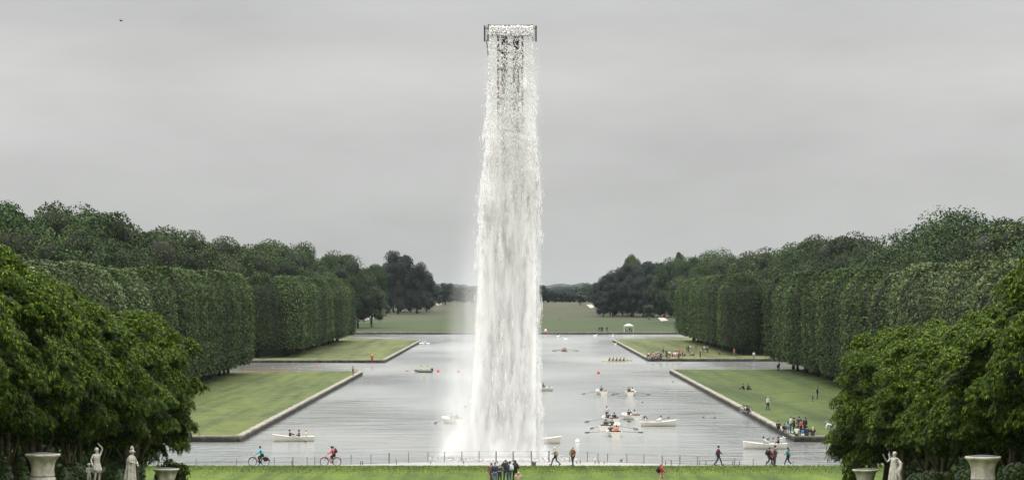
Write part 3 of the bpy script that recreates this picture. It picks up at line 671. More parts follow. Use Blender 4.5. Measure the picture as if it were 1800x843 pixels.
POSES = {
 # pel, lean(deg), [right elbow, wrist], [left elbow, wrist], [right knee, ankle], [left knee, ankle], foot pitch, head turn
 'stand': dict(pel=(0, 0, .93), lean=0, ra=((-.24, .03, 1.12), (-.23, -.05, .88)), la=((.24, .03, 1.12), (.25, -.04, .88)), rl=((-.1, -.01, .5), (-.11, .02, .08)), ll=((.1, -.01, .5), (.12, 0, .08))),
 'walk': dict(pel=(0, 0, .91), lean=4, ra=((-.23, -.14, 1.14), (-.2, -.34, .98)), la=((.24, .14, 1.13), (.23, .17, .88)), rl=((-.09, .06, .48), (-.09, .34, .15)), ll=((.09, -.2, .52), (.09, -.33, .09))),
 'stride': dict(pel=(0, 0, .9), lean=7, ra=((-.24, .2, 1.15), (-.24, .22, .9)), la=((.23, -.16, 1.16), (.18, -.38, 1.08)), rl=((-.09, -.26, .55), (-.09, -.36, .12)), ll=((.09, .1, .46), (.09, .42, .2))),
 'step': dict(pel=(0, 0, .92), lean=3, ra=((-.24, .06, 1.12), (-.2, -.14, .95)), la=((.24, .04, 1.12), (.2, -.16, .95)), rl=((-.09, .02, .49), (-.09, .17, .1)), ll=((.09, -.1, .51), (.09, -.15, .08))),
 'camera': dict(pel=(0, 0, .93), lean=-2, ra=((-.3, -.16, 1.25), (-.1, -.24, 1.56)), la=((.32, -.12, 1.27), (.12, -.24, 1.55)), rl=((-.12, -.01, .5), (-.14, .02, .08)), ll=((.12, -.01, .5), (.15, 0, .08))),
 'hips': dict(pel=(0, 0, .93), lean=0, ra=((-.4, .05, 1.16), (-.19, -.05, 1.02)), la=((.4, .05, 1.16), (.19, -.05, 1.02)), rl=((-.11, -.01, .5), (-.14, .02, .08)), ll=((.11, -.01, .5), (.14, 0, .08))),
 'hold': dict(pel=(0, 0, .93), lean=2, ra=((-.24, -.06, 1.12), (-.1, -.28, 1.1)), la=((.24, -.06, 1.12), (.1, -.28, 1.12)), rl=((-.1, -.01, .5), (-.11, .02, .08)), ll=((.1, -.01, .5), (.12, 0, .08))),
 'point': dict(pel=(0, 0, .93), lean=0, ra=((-.42, -.02, 1.4), (-.66, -.05, 1.42)), la=((.24, .03, 1.12), (.25, -.04, .88)), rl=((-.1, -.01, .5), (-.11, .02, .08)), ll=((.1, -.01, .5), (.12, 0, .08))),
 'hunch': dict(pel=(0, 0, .92), lean=24, ra=((-.25, -.16, 1.05), (-.1, -.36, 1.15)), la=((.25, -.16, 1.05), (.1, -.36, 1.15)), rl=((-.12, -.02, .5), (-.13, .04, .08)), ll=((.12, -.02, .5), (.14, 0, .08))),
 'bend': dict(pel=(0, .1, .85), lean=62, ra=((-.2, -.42, .85), (-.15, -.5, .6)), la=((.2, -.42, .85), (.15, -.5, .6)), rl=((-.1, -.05, .48), (-.11, .05, .08)), ll=((.1, -.05, .48), (.12, .03, .08))),
 'row': dict(pel=(0, 0, .12), lean=-4, ra=((-.3, -.22, .42), (-.26, -.46, .42)), la=((.3, -.22, .42), (.26, -.46, .42)), rl=((-.13, -.4, .22), (-.12, -.72, -.12)), ll=((.13, -.4, .22), (.12, -.72, -.12))),
 'rowfwd': dict(pel=(0, 0, .12), lean=22, ra=((-.28, -.42, .38), (-.25, -.68, .4)), la=((.28, -.42, .38), (.25, -.68, .4)), rl=((-.13, -.36, .28), (-.12, -.62, -.1)), ll=((.13, -.36, .28), (.12, -.62, -.1))),
 'bench': dict(pel=(0, 0, .12), lean=5, ra=((-.25, -.1, .36), (-.14, -.34, .26)), la=((.25, -.1, .36), (.14, -.34, .26)), rl=((-.1, -.4, .16), (-.1, -.46, -.25)), ll=((.1, -.4, .16), (.12, -.48, -.25))),
 'ground': dict(pel=(0, 0, .12), lean=14, ra=((-.25, -.22, .36), (-.16, -.42, .38)), la=((.25, -.22, .36), (.16, -.42, .38)), rl=((-.15, -.36, .46), (-.13, -.6, .07)), ll=((.15, -.36, .46), (.13, -.6, .07))),
 'lounge': dict(pel=(0, 0, .11), lean=-28, ra=((-.28, .3, .34), (-.3, .42, .05)), la=((.28, .3, .34), (.3, .42, .05)), rl=((-.1, -.45, .18), (-.1, -.88, .07)), ll=((.1, -.42, .34), (.12, -.7, .07))),
 'squat': dict(pel=(0, .1, .32), lean=35, ra=((-.25, -.3, .5), (-.12, -.46, .34)), la=((.25, -.3, .5), (.12, -.46, .34)), rl=((-.16, -.32, .5), (-.12, -.02, .08)), ll=((.16, -.32, .5), (.12, -.02, .08))),
 'cycle': dict(pel=(0, 0, .96), lean=20, ra=((-.25, -.3, 1.16), (-.27, -.56, 1.05)), la=((.25, -.3, 1.16), (.27, -.56, 1.05)), rl=((-.1, -.36, .78), (-.11, -.2, .44)), ll=((.1, -.26, .58), (.11, -.2, .2))),
}
def joints(p):
    q = POSES[p]; pel = Vector(q['pel']); Rm = Matrix.Rotation(R(-q['lean']), 3, 'X')
    if q['lean'] >= 0 or True: Rm = Matrix.Rotation(R(q['lean']), 3, 'X')
    # lean towards -Y: rotate up-vector (0,0,1) to (0,-sin,cos)
    up = lambda x, y, z: pel + Rm @ Vector((x, y, z))
    J = dict(pel=pel, waist=up(0, 0, .16), chest=up(0, .01, .36), neck=up(0, 0, .53)); hd = q['lean']*.35
    J['head'] = J['neck']+Matrix.Rotation(R(hd), 3, 'X') @ Vector((0, -.01, .10)); J['crown'] = J['neck']+Matrix.Rotation(R(hd), 3, 'X') @ Vector((0, 0, .2))
    J['rs'] = up(-.18, 0, .47); J['ls'] = up(.18, 0, .47); J['rh'] = pel+Vector((-.09, 0, -.03)); J['lh'] = pel+Vector((.09, 0, -.03))
    for k, a in (('r', 'ra'), ('l', 'la')):
        J[k+'e'] = Vector(q[a][0]); J[k+'w'] = Vector(q[a][1]); J[k+'hand'] = J[k+'w']+(J[k+'w']-J[k+'e']).normalized()*.15
    for k, a in (('r', 'rl'), ('l', 'll')):
        J[k+'k'] = Vector(q[a][0]); J[k+'a'] = Vector(q[a][1]); sh = (J[k+'a']-J[k+'k']).normalized()
        fwd = Vector((0, -1, 0)); fwd = (fwd-sh*fwd.dot(sh)*.8).normalized(); J[k+'t'] = J[k+'a']+fwd*.17-Vector((0, 0, .03)); J[k+'t'].z = max(J[k+'t'].z, .04) if q['pel'][2] > .2 else J[k+'t'].z
    return J
CACHE = {}
def part(pose, what):
    k = (pose, what)
    if k in CACHE: return CACHE[k]
    J = joints(pose); nd = []; ed = []; ix = {}
    def nn(key, r, ry=None, pos=None):
        p = pos if pos is not None else J[key]; ix[key] = len(nd); nd.append((p.x, p.y, p.z, r, ry or r)); return ix[key]
    def e_(*a):
        for u, v in zip(a, a[1:]): ed.append((ix[u], ix[v]))
    if what == 'body':
        nn('pel', .12); nn('waist', .11); nn('chest', .13); nn('neck', .05); nn('head', .085, .095); nn('crown', .07, .08); e_('pel', 'waist', 'chest', 'neck', 'head', 'crown')
        f = (J['crown']-J['neck']).normalized(); nose = J['head']+Vector((0, -.105, 0))+f*.035; nn('nose', .018, None, nose); e_('head', 'nose')
        for s in 'rl':
            nn(s+'s', .055); nn(s+'e', .042); nn(s+'w', .028); nn(s+'hand', .03, .018); e_('chest', s+'s', s+'e', s+'w', s+'hand')
            th = J[s+'w'].lerp(J[s+'hand'], .35)+Vector(((.045 if s == 'r' else -.045), 0, .0)); nn(s+'th', .012, None, th); e_(s+'w', s+'th')
            nn(s+'h', .085); nn(s+'k', .055); nn(s+'a', .038); nn(s+'t', .035, .028); e_('pel', s+'h', s+'k', s+'a', s+'t')
    elif what in ('jacket', 'tee', 'coat', 'vest'):
        g = .022 if what != 'tee' else .012; low = J['pel']-(Vector((0, 0, .14)) if what == 'coat' else Vector((0, 0, .02)))
        nn('low', .135+g, None, low); nn('waist', .125+g); nn('chest', .14+g); up = J['chest'].lerp(J['neck'], .62); nn('coll', .065+g, None, up); e_('low', 'waist', 'chest', 'coll')
        for s in 'rl':
            nn(s+'s', .062+g); 
            if what == 'tee': m = J[s+'s'].lerp(J[s+'e'], .7); nn(s+'m', .052+g, None, m); e_('chest', s+'s', s+'m')
            elif what == 'vest': e_('chest', s+'s')
            else: nn(s+'e', .05+g*.8); nn(s+'w', .036+g*.5); e_('chest', s+'s', s+'e', s+'w')
    elif what in ('trousers', 'shorts'):
        nn('pel', .135); 
        for s in 'rl':
            nn(s+'h', .1); 
            if what == 'shorts': m = J[s+'h'].lerp(J[s+'k'], .92); nn(s+'m', .085, None, m); e_('pel', s+'h', s+'m')
            else: nn(s+'k', .07); nn(s+'a', .055); e_('pel', s+'h', s+'k', s+'a')
    if what in ('shoer', 'shoel'):
        m = MB()
        for s in what[-1]:
            a, t = J[s+'a'], J[s+'t']; m.tube([a+Vector((0, .05, -.02)), a.lerp(t, .5)+Vector((0, 0, -.015)), t+Vector((0, -.03, 0))], [.052, .055, .035], 8)
        me = m.mesh('shoe', True)
    elif what.startswith('hair') or what in ('cap', 'sunhat', 'bun'):
        m = MB(); hc = J['head'].lerp(J['crown'], .45); b = Vector((0, .025, .02))
        m.ball(hc+b, (.098, .112, .105), 10, 7)
        if what == 'hairlong': m.tube([hc+Vector((0, .06, .03)), hc+Vector((0, .1, -.12)), J['neck']+Vector((0, .11, -.14)), J['chest']+Vector((0, .15, .0))], [.085, .1, .095, .04], 8)
        if what == 'hairtail': m.ball(hc+Vector((0, .15, .0)), (.05, .07, .08))
        if what == 'cap': m.box(hc+Vector((0, -.12, .045)), (.13, .13, .02))
        if what == 'sunhat': m.lathe([(.22, 0), (.22, .012), (.11, .03), (.1, .12), (.03, .14)], 14, hc+Vector((0, .01, .02)))
        me = m.mesh('hair', True)
    elif what == 'backpack':
        m = MB(); c = J['chest'].lerp(J['waist'], .35); q = POSES[pose]; Rm = Matrix.Rotation(R(q['lean']), 3, 'X'); c = c+Rm @ Vector((0, .24, 0))
        for dx in (-.05, .05): m.ball(c+Vector((dx, 0, 0)), (.14, .12, .25), 10, 8)
        m.ball(c+Rm @ Vector((0, .1, -.08)), (.12, .06, .13))
        for s in (-1, 1): m.tube([c+Rm @ Vector((s*.1, -.05, .2)), J['neck']+Vector((s*.12, 0, .0)), J['chest']+Rm @ Vector((s*.12, -.18, 0)), c+Rm @ Vector((s*.12, -.08, -.16))], .022, 5)
        me = m.mesh('backpack', True)
    elif what == 'skirt':
        m = MB(); p = J['pel']; m.lathe([(.24, -.5), (.235, -.46), (.17, -.1), (.14, .1)], 18, p); me = m.mesh('skirt', True)
    elif nd: me = skinned(what, nd, ed, 0)
    CACHE[k] = me; return me
COLS = dict(black=(.012, .013, .017), navy=(.02, .03, .07), grey=(.16, .165, .17), pale=(.5, .5, .48), white=(.72, .71, .68), red=(.5, .03, .03), maroon=(.1, .018, .03), pink=(.62, .10, .16), teal=(.03, .25, .28), cyan=(.06, .42, .52), blue=(.05, .13, .4), jeans=(.09, .14, .22), brown=(.13, .06, .03), rust=(.19, .07, .025), beige=(.40, .32, .22), tan=(.45, .35, .22), olive=(.06, .065, .045), charcoal=(.035, .037, .042), yellow=(.75, .85, .05), orange=(.8, .16, .04), mint=(.2, .5, .45), lilac=(.25, .2, .35), green=(.1, .25, .1), khaki=(.3, .27, .17))
HAIR = dict(dark=(.012, .009, .008), brown=(.06, .03, .015), blond=(.42, .28, .12), grey=(.32, .31, .29), white=(.6, .58, .54), bald=(.42, .25, .17), ginger=(.2, .08, .03))
def cm(c, kind='cloth'):
    t = COLS if kind == 'cloth' else HAIR
    return plain('%s_%s' % (c, kind), t[c], .85, .35, 12 if kind == 'cloth' else 20)
FACE = {'C': 0, 'L': -90, 'R': 90, 'A': 180, 'CL': -40, 'CR': 40, 'AL': -140, 'AR': 140}
PN = [0]
def person(loc, face, pose, label, top=('jacket', 'black'), leg=('trousers', 'black'), hair=('hairshort', 'dark'), group=None, h=1.0, shoes='black', extra=None, rot=None):
    rz = R(FACE[face] if isinstance(face, str) else face)
    b = link('person', part(pose, 'body'), M_SKIN, None, loc, rz); b.scale = (h, h, h); tag(b, label, 'person', group)
    tn = {'jacket': 'jacket', 'tee': 'shirt', 'coat': 'coat', 'vest': 'vest'}
    if top: link(tn[top[0]], part(pose, top[0]), cm(top[1]), b)
    if leg: link(leg[0], part(pose, leg[0]), cm(leg[1]), b)
    if hair: link('cap' if hair[0] in ('cap', 'sunhat') else 'hair', part(pose, hair[0]), cm(hair[1], 'hair') if hair[1] in HAIR and hair[0] not in ('cap', 'sunhat') else cm(hair[1]), b)
    for q in 'rl': link('shoe', part(pose, 'shoe'+q), cm(shoes), b)
    for ex in (extra or []):
        if ex[0] == 'skirt': link('skirt', part(pose, 'skirt'), cm(ex[1]), b)
    if extra:
        for ex in extra:
            if ex[0] == 'backpack': bp = link('backpack', part(pose, 'backpack'), cm(ex[1]), None, loc, rz); bp.scale = b.scale; tag(bp, ex[2], 'backpack')
    return b
def at(x, y, z): return P(x, y, z)[0]
LZ = .985
def near(x, y=818, z=.96): return at(x, y, z)

# statues
def drape(name, rings, n=40, folds=9, amp=.12, seed=0, parent=None, mat=None):
    """a robe: rings of (cx, cy, z, rx, ry, fold strength)"""
    rd = random.Random(seed); ph = rd.uniform(0, 6); v = []; f = []
    for i, (cx, cy, z, rx, ry, st) in enumerate(rings):
        for k in range(n):
            a = 2*math.pi*k/n; q = 1+st*amp*(math.sin(folds*a+ph+i*.35)+.5*math.sin((folds*2-3)*a+i*.6+ph))
            v.append((cx+rx*q*math.cos(a), cy+ry*q*math.sin(a), z+.03*st*math.sin(5*a+i)))
    for i in range(len(rings)-1):
        for k in range(n): f.append((i*n+k, i*n+(k+1) % n, (i+1)*n+(k+1) % n, (i+1)*n+k))
    f.append(tuple(range(n-1, -1, -1))); f.append(tuple((len(rings)-1)*n+k for k in range(n)))
    me = bpy.data.meshes.new(name); me.from_pydata(v, [], f); me.polygons.foreach_set('use_smooth', np.ones(len(f), bool)); me.update()
    return link(name, me, mat, parent)
POSES['st_raise'] = dict(pel=(.02, 0, .93), lean=-3, ra=((-.27, .04, 1.16), (-.3, -.12, 1.0)), la=((.27, -.04, 1.68), (.1, -.08, 1.83)), rl=((-.12, -.12, .52), (-.14, .0, .08)), ll=((.12, -.02, .5), (.16, .1, .08)))
POSES['st_helm'] = dict(pel=(0, 0, .93), lean=0, ra=((-.27, -.05, 1.15), (-.05, -.27, 1.08)), la=((.27, -.1, 1.14), (.02, -.33, 1.0)), rl=((-.1, -.01, .5), (-.11, .02, .08)), ll=((.1, -.1, .5), (.12, 0, .08)))
POSES['st_hand'] = dict(pel=(0, 0, .93), lean=-2, ra=((-.33, -.12, 1.22), (-.38, -.3, 1.48)), la=((.26, .05, 1.1), (.22, -.05, .82)), rl=((-.1, -.01, .5), (-.11, .02, .08)), ll=((.1, -.12, .52), (.12, 0, .08)))
def statue(x, ytop, d, pose, face, label, hh, build):
    s = F/d; zt = H-(ytop-VY)/s; X = (x-VX)/s; root = empty('statue', (X, d, gz(d)), 0, label, 'statue', 'marble statues along the rows')
    base = zt-gz(d)-hh; k = hh/build[0]
    fig = link('figure', part(pose, 'body'), M_MARBLE2, root, (0, 0, base), R(face)); fig.scale = (k, k, k)
    for nm, fn in build[1]: q = fn(nm, fig)
    p = MB().box((0, 0, base/2-.05), (.8, .8, base-.16)); p.box((0, 0, base-.07), (.95, .95, .14)); p.box((0, 0, .12), (1, 1, .28)); p.build('pedestal', M_MARBLE, root)
    return root, base, k
def hair_st(pose):
    def fn(nm, fig):
        o = link(nm, part(pose, 'bunx' if False else 'hairtail').copy(), None, fig); o.data.materials.clear(); o.data.materials.append(M_MARBLE2); return o
    return fn
def tunic1(nm, fig): return drape(nm, [(0, 0, .62, .25, .22, 1.4), (0, 0, .75, .22, .2, 1.2), (.01, 0, .93, .18, .16, .7), (0, 0, 1.08, .145, .13, .3), (0, 0, 1.14, .15, .135, .3), (0, 0, 1.28, .165, .14, .5), (.04, 0, 1.38, .15, .12, .5), (.1, 0, 1.43, .1, .1, .2)], 44, 9, .1, 1, fig, M_MARBLE2)
def cloak2(nm, fig): return drape(nm, [(0, .12, .02, .33, .28, 1.4), (0, .1, .3, .3, .26, 1.2), (0, .08, .7, .26, .24, 1), (0, .06, 1.0, .23, .2, 1), (0, .05, 1.25, .24, .18, .8), (0, .03, 1.4, .19, .14, .4), (0, .02, 1.47, .1, .09, .2)], 44, 8, .12, 2, fig, M_MARBLE2)
def helmet(nm, fig):
    J = joints('st_helm'); c = J['head'].lerp(J['crown'], .5); m = MB(); m.ball(c+Vector((0, .01, .03)), (.12, .14, .12), 14, 8); m.box(c+Vector((0, -.13, .02)), (.16, .08, .03))
    for dx, dz in ((-.07, .2), (.07, .2), (0, .26), (-.03, .17), (.04, .16)): m.ball(c+Vector((dx, 0, dz)), (.055, .07, .06))
    return m.build(nm, M_MARBLE2, fig, True)
def robe3(nm, fig): return drape(nm, [(0, 0, .0, .30, .27, 1.4), (0, 0, .35, .27, .24, 1.3), (0, 0, .75, .24, .2, 1), (0, 0, .95, .215, .185, .8), (0, 0, 1.08, .165, .15, .6), (0, 0, 1.25, .175, .15, .5), (.03, 0, 1.36, .16, .13, .4), (.08, 0, 1.42, .12, .1, .3)], 44, 10, .09, 3, fig, M_MARBLE2)
def scarf(nm, fig): return MB().tube([(.2, .02, 1.35), (.3, .08, 1.15), (.32, .02, .95), (.28, -.06, .7), (.34, .0, .45), (.3, .05, .2)], [.05, .09, .08, .09, .07, .05], 8).build(nm, M_MARBLE2, fig, True)
r1 = statue(170, 777, 162, 'st_raise', 35, 'pale statue of a figure with arm bent over the head and a small companion', 2.05, (1.95, [('tunic', tunic1), ('hair', hair_st('st_raise'))]))
# the small companion carved in the same block
comp = link('companion', part('hold', 'body'), M_MARBLE2, r1[0], (-.36, -.05, r1[1]-.02), R(20)); comp.scale = (.62, .62, .62)
MB().ball((0, .02, 1.66), (.15, .16, .12), 12, 8).build('hair', M_MARBLE2, comp, True)
statue(232, 782, 176, 'st_helm', 60, 'pale statue of a cloaked figure in a plumed helmet', 2.05, (1.95, [('cloak', cloak2), ('helmet', helmet)]))
statue(1572, 790, 180, 'st_hand', -35, 'pale statue of a robed woman raising one hand', 2.0, (1.8, [('robe', robe3), ('hair', hair_st('st_hand')), ('scarf', scarf)]))

# ------------------------------------------------------------ boats
def hull(Ln=4.3, B=.82, hs=.46, rise=.28, thick=.045, stern=.72):
    ns, nr = 15, 7; outer = []; inner = []
    for i in range(ns):
        t = i/(ns-1); y = -Ln/2+Ln*t      # stern at -Ln/2, bow at +Ln/2
        b = B*(stern+(1-stern)*math.sin(min(t/.45, 1)*math.pi/2)) if t < .45 else B*math.sqrt(max(0, 1-((t-.45)/.55)**2.3))
        b = max(b, .025); top = hs+rise*max(0, (t-.35)/.65)**2+.05*(1-t)**2; kz = -.12+.16*max(0, (t-.75)/.25)**2
        rowo = []; rowi = []
        for j in range(-nr, nr+1):
            u = abs(j)/nr; sx = 1 if j > 0 else -1; prof = u**.55; zz = kz+(top-kz)*(u**2.1)
            rowo.append((sx*b*prof, y+(.10*t*u if t > .9 else 0), zz)); bi = max(b-thick, .008); rowi.append((sx*bi*prof, y*(.985), max(zz+thick*.8*(1-u), kz+.1*(1-u))))
        outer.append(rowo); inner.append(rowi)
    return outer, inner, ns, nr*2+1
def loft_mesh(name, outer, inner, ns, m):
    V = [p for r in outer for p in r]+[p for r in inner for p in r]; o = ns*m; f = []
    for i in range(ns-1):
        for j in range(m-1):
            a = i*m+j; f.append((a, a+1, a+m+1, a+m)); f.append((o+a, o+a+m, o+a+m+1, o+a+1))
        for j in (0, m-1):
            a = i*m+j; f.append((a, a+m, o+a+m, o+a) if j == 0 else (a, o+a, o+a+m, a+m))
    f.append(tuple(range(m-1, -1, -1))); f.append(tuple(o+k for k in range(m)))
    me = bpy.data.meshes.new(name); me.from_pydata(V, [], f); me.update()
    return me
_o, _i, _n, _m = hull(); HULL = loft_mesh('hull', _o, _i, _n, _m); HULL.materials.append(M_WHITE)
def rail_mesh():
    m = MB()
    for k in (0, _m-1): m.tube([Vector(_o[i][k])+Vector((0, 0, .02)) for i in range(_n)], .035, 6)
    m.tube([Vector(_o[0][0]), Vector(_o[0][-1])], .035, 6); return m.mesh('gunwale')
RAIL = rail_mesh(); RAIL.materials.append(M_WHITE)
BENCH = MB().box((0, .15, .30), (1.45, .26, .04)).mesh('bench'); BENCH.materials.append(M_INSIDE)
FLOOR = MB().box((0, -.1, .06), (.9, 3.2, .03)).mesh('floor'); FLOOR.materials.append(M_INSIDE)
BACK = MB().box((0, -1.62, .52), (1.15, .05, .34), tilt=(R(12), 0, 0)).box((0, -1.4, .30), (1.2, .42, .04)).mesh('seat_back'); BACK.materials.append(M_TEAK)
DECK = MB().box((0, 1.65, .56), (.62, .5, .03)).mesh('bow_deck'); DECK.materials.append(M_WHITE)
def oar_mesh():
    m = MB().tube([(.0, 0, 0), (.9, 0, -.0), (2.1, 0, 0)], [.025, .024, .022], 6); m.box((2.35, 0, 0), (.55, .03, .17)); return m.mesh('oar')
OAR = oar_mesh(); OAR.materials.append(M_OAR)
def boat(x, y, hd, label, oars=(20, 20), len_=1.0, back=True, group='white rowing boats on the canal', dip=10):
    """hd: heading of the bow in degrees, 0 = away from the camera, 90 = to the left"""
    root = empty('rowing_boat', at(x, y, 0), R(hd), label, 'boat', group); root.scale = (1, len_, 1)
    link('hull', HULL, None, root); link('gunwale', RAIL, None, root); link('bench', BENCH, None, root); link('floor', FLOOR, None, root); link('bow_deck', DECK, None, root)
    if back: link('seat_back', BACK, None, root)
    if oars:
        for s, a in ((1, oars[0]), (-1, oars[1])):
            if a is None: continue
            o = link('oar', OAR, None, root, (s*.55, .1, .53)); o.rotation_euler = (0, R(dip) if s > 0 else R(dip), R(-a) if s > 0 else R(180+a))
    return root
def crew(b, lx, ly, pose, face, label, z=.33, h=1.0, **kw):
    M = Matrix.Translation(b.location) @ Matrix.Rotation(b.rotation_euler.z, 4, 'Z'); loc = M @ Vector((lx, ly, z)); loc.z = z
    return person(loc, math.degrees(b.rotation_euler.z)+face, pose, label, h=h, **kw)
NOL = dict(leg=('trousers', 'charcoal'))
# face 0 in a boat looks towards the stern (rowers sit that way), 180 towards the bow
b = boat(516, 775, 97, 'white rowing boat near the lower left canal corner with three people', (None, 30), 1.0, False)
crew(b, .1, .35, 'row', 0, 'person in a grey jacket rowing the boat at the lower left', top=('jacket', 'charcoal'), hair=('hairshort', 'dark'), **NOL)
crew(b, 0, -.6, 'bench', 180, 'middle passenger in a brown top in the lower left boat', top=('jacket', 'brown'), **NOL)
crew(b, .0, -1.35, 'bench', 180, 'fair haired passenger in white in the stern of the lower left boat', top=('tee', 'white'), hair=('hairshort', 'blond'), leg=('trousers', 'beige'))
b = boat(795, 743, 28, 'pale rowing boat half lost in the mist left of the falling water', (25, 25))
crew(b, 0, .2, 'row', 0, 'rower blurred by mist in the boat left of the falling water', top=('jacket', 'grey'), **NOL)
crew(b, 0, -1.2, 'bench', 180, 'passenger blurred by mist in the boat left of the falling water', top=('jacket', 'charcoal'), **NOL)
b = boat(842, 715, 30, 'pale rowing boat just behind the left edge of the falling water', (25, 25))
crew(b, 0, .2, 'row', 0, 'person in the boat behind the left edge of the falling water', top=('jacket', 'grey'), **NOL)
b = boat(949, 779, -84, 'white rowing boat whose bow shows right of the falling water', None)
crew(b, 0, -.6, 'bench', 180, 'person in the boat half hidden by the falling water', top=('jacket', 'lilac'), **NOL)
b = boat(948, 686.5, 100, 'white rowing boat far off at the right edge of the falling water', None)
crew(b, .0, -.6, 'bench', 20, 'lone dark clad person in the boat at the edge of the falling water', top=('jacket', 'black'), **NOL)
b = boat(1057.5, 692.5, 8, 'white rowing boat with two short oars, left one of the upper pair', (-25, -25), dip=12)
crew(b, 0, .15, 'row', 0, 'person in navy rowing the left boat of the upper pair', top=('jacket', 'navy'), **NOL)
b = boat(1108.5, 694, -3, 'white rowing boat with dark oar blades, right one of the upper pair', (-22, -22), dip=11)
crew(b, -.25, .15, 'row', 0, 'person in black rowing the right boat of the upper pair', top=('jacket', 'black'), **NOL)
crew(b, .3, -.9, 'bench', 180, 'person in a white shirt seated in the right boat of the upper pair', top=('tee', 'white'), **NOL)
b = boat(1073, 742, 14, 'white rowing boat carrying a standing long haired woman', (-25, -28), dip=11)
crew(b, -.1, 1.2, 'hips', 0, 'long haired woman in a pale shirt standing in a rowing boat', z=.25, h=.98, top=('tee', 'pale'), hair=('hairlong', 'dark'), leg=('trousers', 'black'))
crew(b, -.28, .1, 'row', 0, 'left one of two dark clad people seated below the standing woman', top=('jacket', 'navy'), **NOL)
crew(b, .35, -.5, 'bench', 180, 'right one of two dark clad people seated below the standing woman', top=('jacket', 'black'), **NOL)
b = boat(1073, 755, -22, 'white rowing boat in the middle of the cluster of three', (-25, -25), dip=10)
crew(b, .1, .2, 'row', 0, 'right hand person in the middle boat of the cluster', top=('jacket', 'black'), **NOL)
crew(b, -.2, -1.0, 'bench', 180, 'left hand person in the middle boat of the cluster', top=('jacket', 'navy'), **NOL)
b = boat(1079.5, 766, 4, 'nearest white rowing boat of the cluster with level oars', (0, 0), dip=3)
crew(b, -.35, .3, 'row', 0, 'person in dark green at the oars of the nearest cluster boat', top=('jacket', 'olive'), **NOL)
crew(b, .2, -.6, 'bench', 180, 'person in an orange life vest in the nearest cluster boat', top=('vest', 'orange'), **NOL)
b = boat(1109, 736.5, 20, 'white rowing boat with raised bow right of the standing woman', (-30, -20), dip=11)
crew(b, -.15, .3, 'row', 0, 'person in a black vest rowing right of the standing woman', top=('jacket', 'black'), **NOL)
crew(b, .25, -.6, 'bench', 180, 'person in a pale shirt seated beside the black vested rower', top=('tee', 'pale'), hair=('hairshort', 'dark'), **NOL)
b = boat(1157, 748.5, -80, 'long white rowing boat seen side on, right of the cluster', None, 1.0, False)
crew(b, 0, .25, 'row', 0, 'person in a cream shirt rowing the side on boat', top=('jacket', 'white'), leg=('trousers', 'beige'))
crew(b, 0, -1.6, 'bench', 180, 'brown haired person in the stern of the side on boat', top=('tee', 'white'), hair=('hairlong', 'brown'), **NOL)
b = boat(1345, 788, 84, 'long white rowing boat near the lower right canal corner', (None, None))
crew(b, 0, .1, 'row', 0, 'bearded person in a striped pale shirt rowing at the lower right', top=('jacket', 'pale'), leg=('trousers', 'jeans'))
crew(b, 0, -1.35, 'bench', 180, 'person in maroon leaning on the boat seat at the lower right', top=('jacket', 'maroon'), **NOL)
# grey inflatable with two crew in yellow
t = empty('inflatable_dinghy', at(745.5, 654, 0), R(80), 'grey inflatable dinghy with two people in yellow vests', 'boat')
pts = [(.62*math.cos(a)*(1 if math.sin(a) < 0 else math.cos(max(0, 0))), 1.6*math.sin(a) + .1, .24+(.12 if math.sin(a) > .7 else 0)) for a in [2*math.pi*k/24 for k in range(25)]]
MB().tube(pts, .24, 8, False).build('tube', plain('grey_rubber', (.10, .10, .12), .6), t, True); MB().box((0, 0, .1), (1.0, 2.6, .06)).build('floor', M_BLACK, t)
MB().box((0, -1.55, .5), (.3, .35, .6)).tube([(0, -1.45, .7), (0, -1.0, .72)], .03).build('outboard_motor', M_BLACK, t)
crew(t, 0, .6, 'bench', 0, 'left person in a yellow vest aboard the grey inflatable', z=.3, top=('jacket', 'yellow'), leg=('trousers', 'navy'))
crew(t, .1, -.7, 'bench', 150, 'right person in a yellow vest aboard the grey inflatable', z=.3, top=('jacket', 'yellow'), leg=('trousers', 'white'))
# rowing shells
def shell(x, y, hd, label, col, crewcols, blade, L_=8., glab=''):
    root = empty('rowing_shell', at(x, y, 0), R(hd), label, 'boat')
    prof = []; ns = 15; m = MB(); v = []; f = []; n = 10
    for i in range(ns):
        t_ = i/(ns-1); y_ = L_*(t_-.5); r = .04+.36*math.sin(math.pi*t_)**.6
        for k in range(n): a = math.pi+math.pi*k/(n-1); v.append((r*math.cos(a), y_, .16+.26*math.sin(a)))
    for i in range(ns-1):
        for k in range(n-1): f.append((i*n+k, i*n+k+1, (i+1)*n+k+1, (i+1)*n+k))
        f.append((i*n+n-1, i*n, (i+1)*n, (i+1)*n+n-1))
    f += [tuple(range(n-1, -1, -1)), tuple((ns-1)*n+k for k in range(n))]
    m.add(v, f); m.build('hull', plain(col[0], col[1], .4), root, True)
    k = len(crewcols); sp = L_*.62/max(1, k)
    for i, cc in enumerate(crewcols):
        yy = -L_*.31+sp*(i+.5)
        crew(root, 0, yy, 'rowfwd', 0, glab % cc[2], z=.16, h=.97, top=(cc[0], cc[1]), leg=('shorts', 'black'), group=cc[3] if len(cc) > 3 else None, hair=cc[4] if len(cc) > 4 else ('hairshort', 'dark'))
        for s in (-1, 1):
            o = empty('oar', (s*.5, yy-.35, .45)); o.parent = root; o.rotation_euler = (0, R(6) if s > 0 else R(-6), R(18)*s*-1)
            MB().tube([(0, 0, 0), (s*2.3, 0, 0)], .03, 6).build('shaft', M_OAR, o); MB().box((s*2.55, 0, 0), (.55, .03, .2)).build('blade', blade, o)
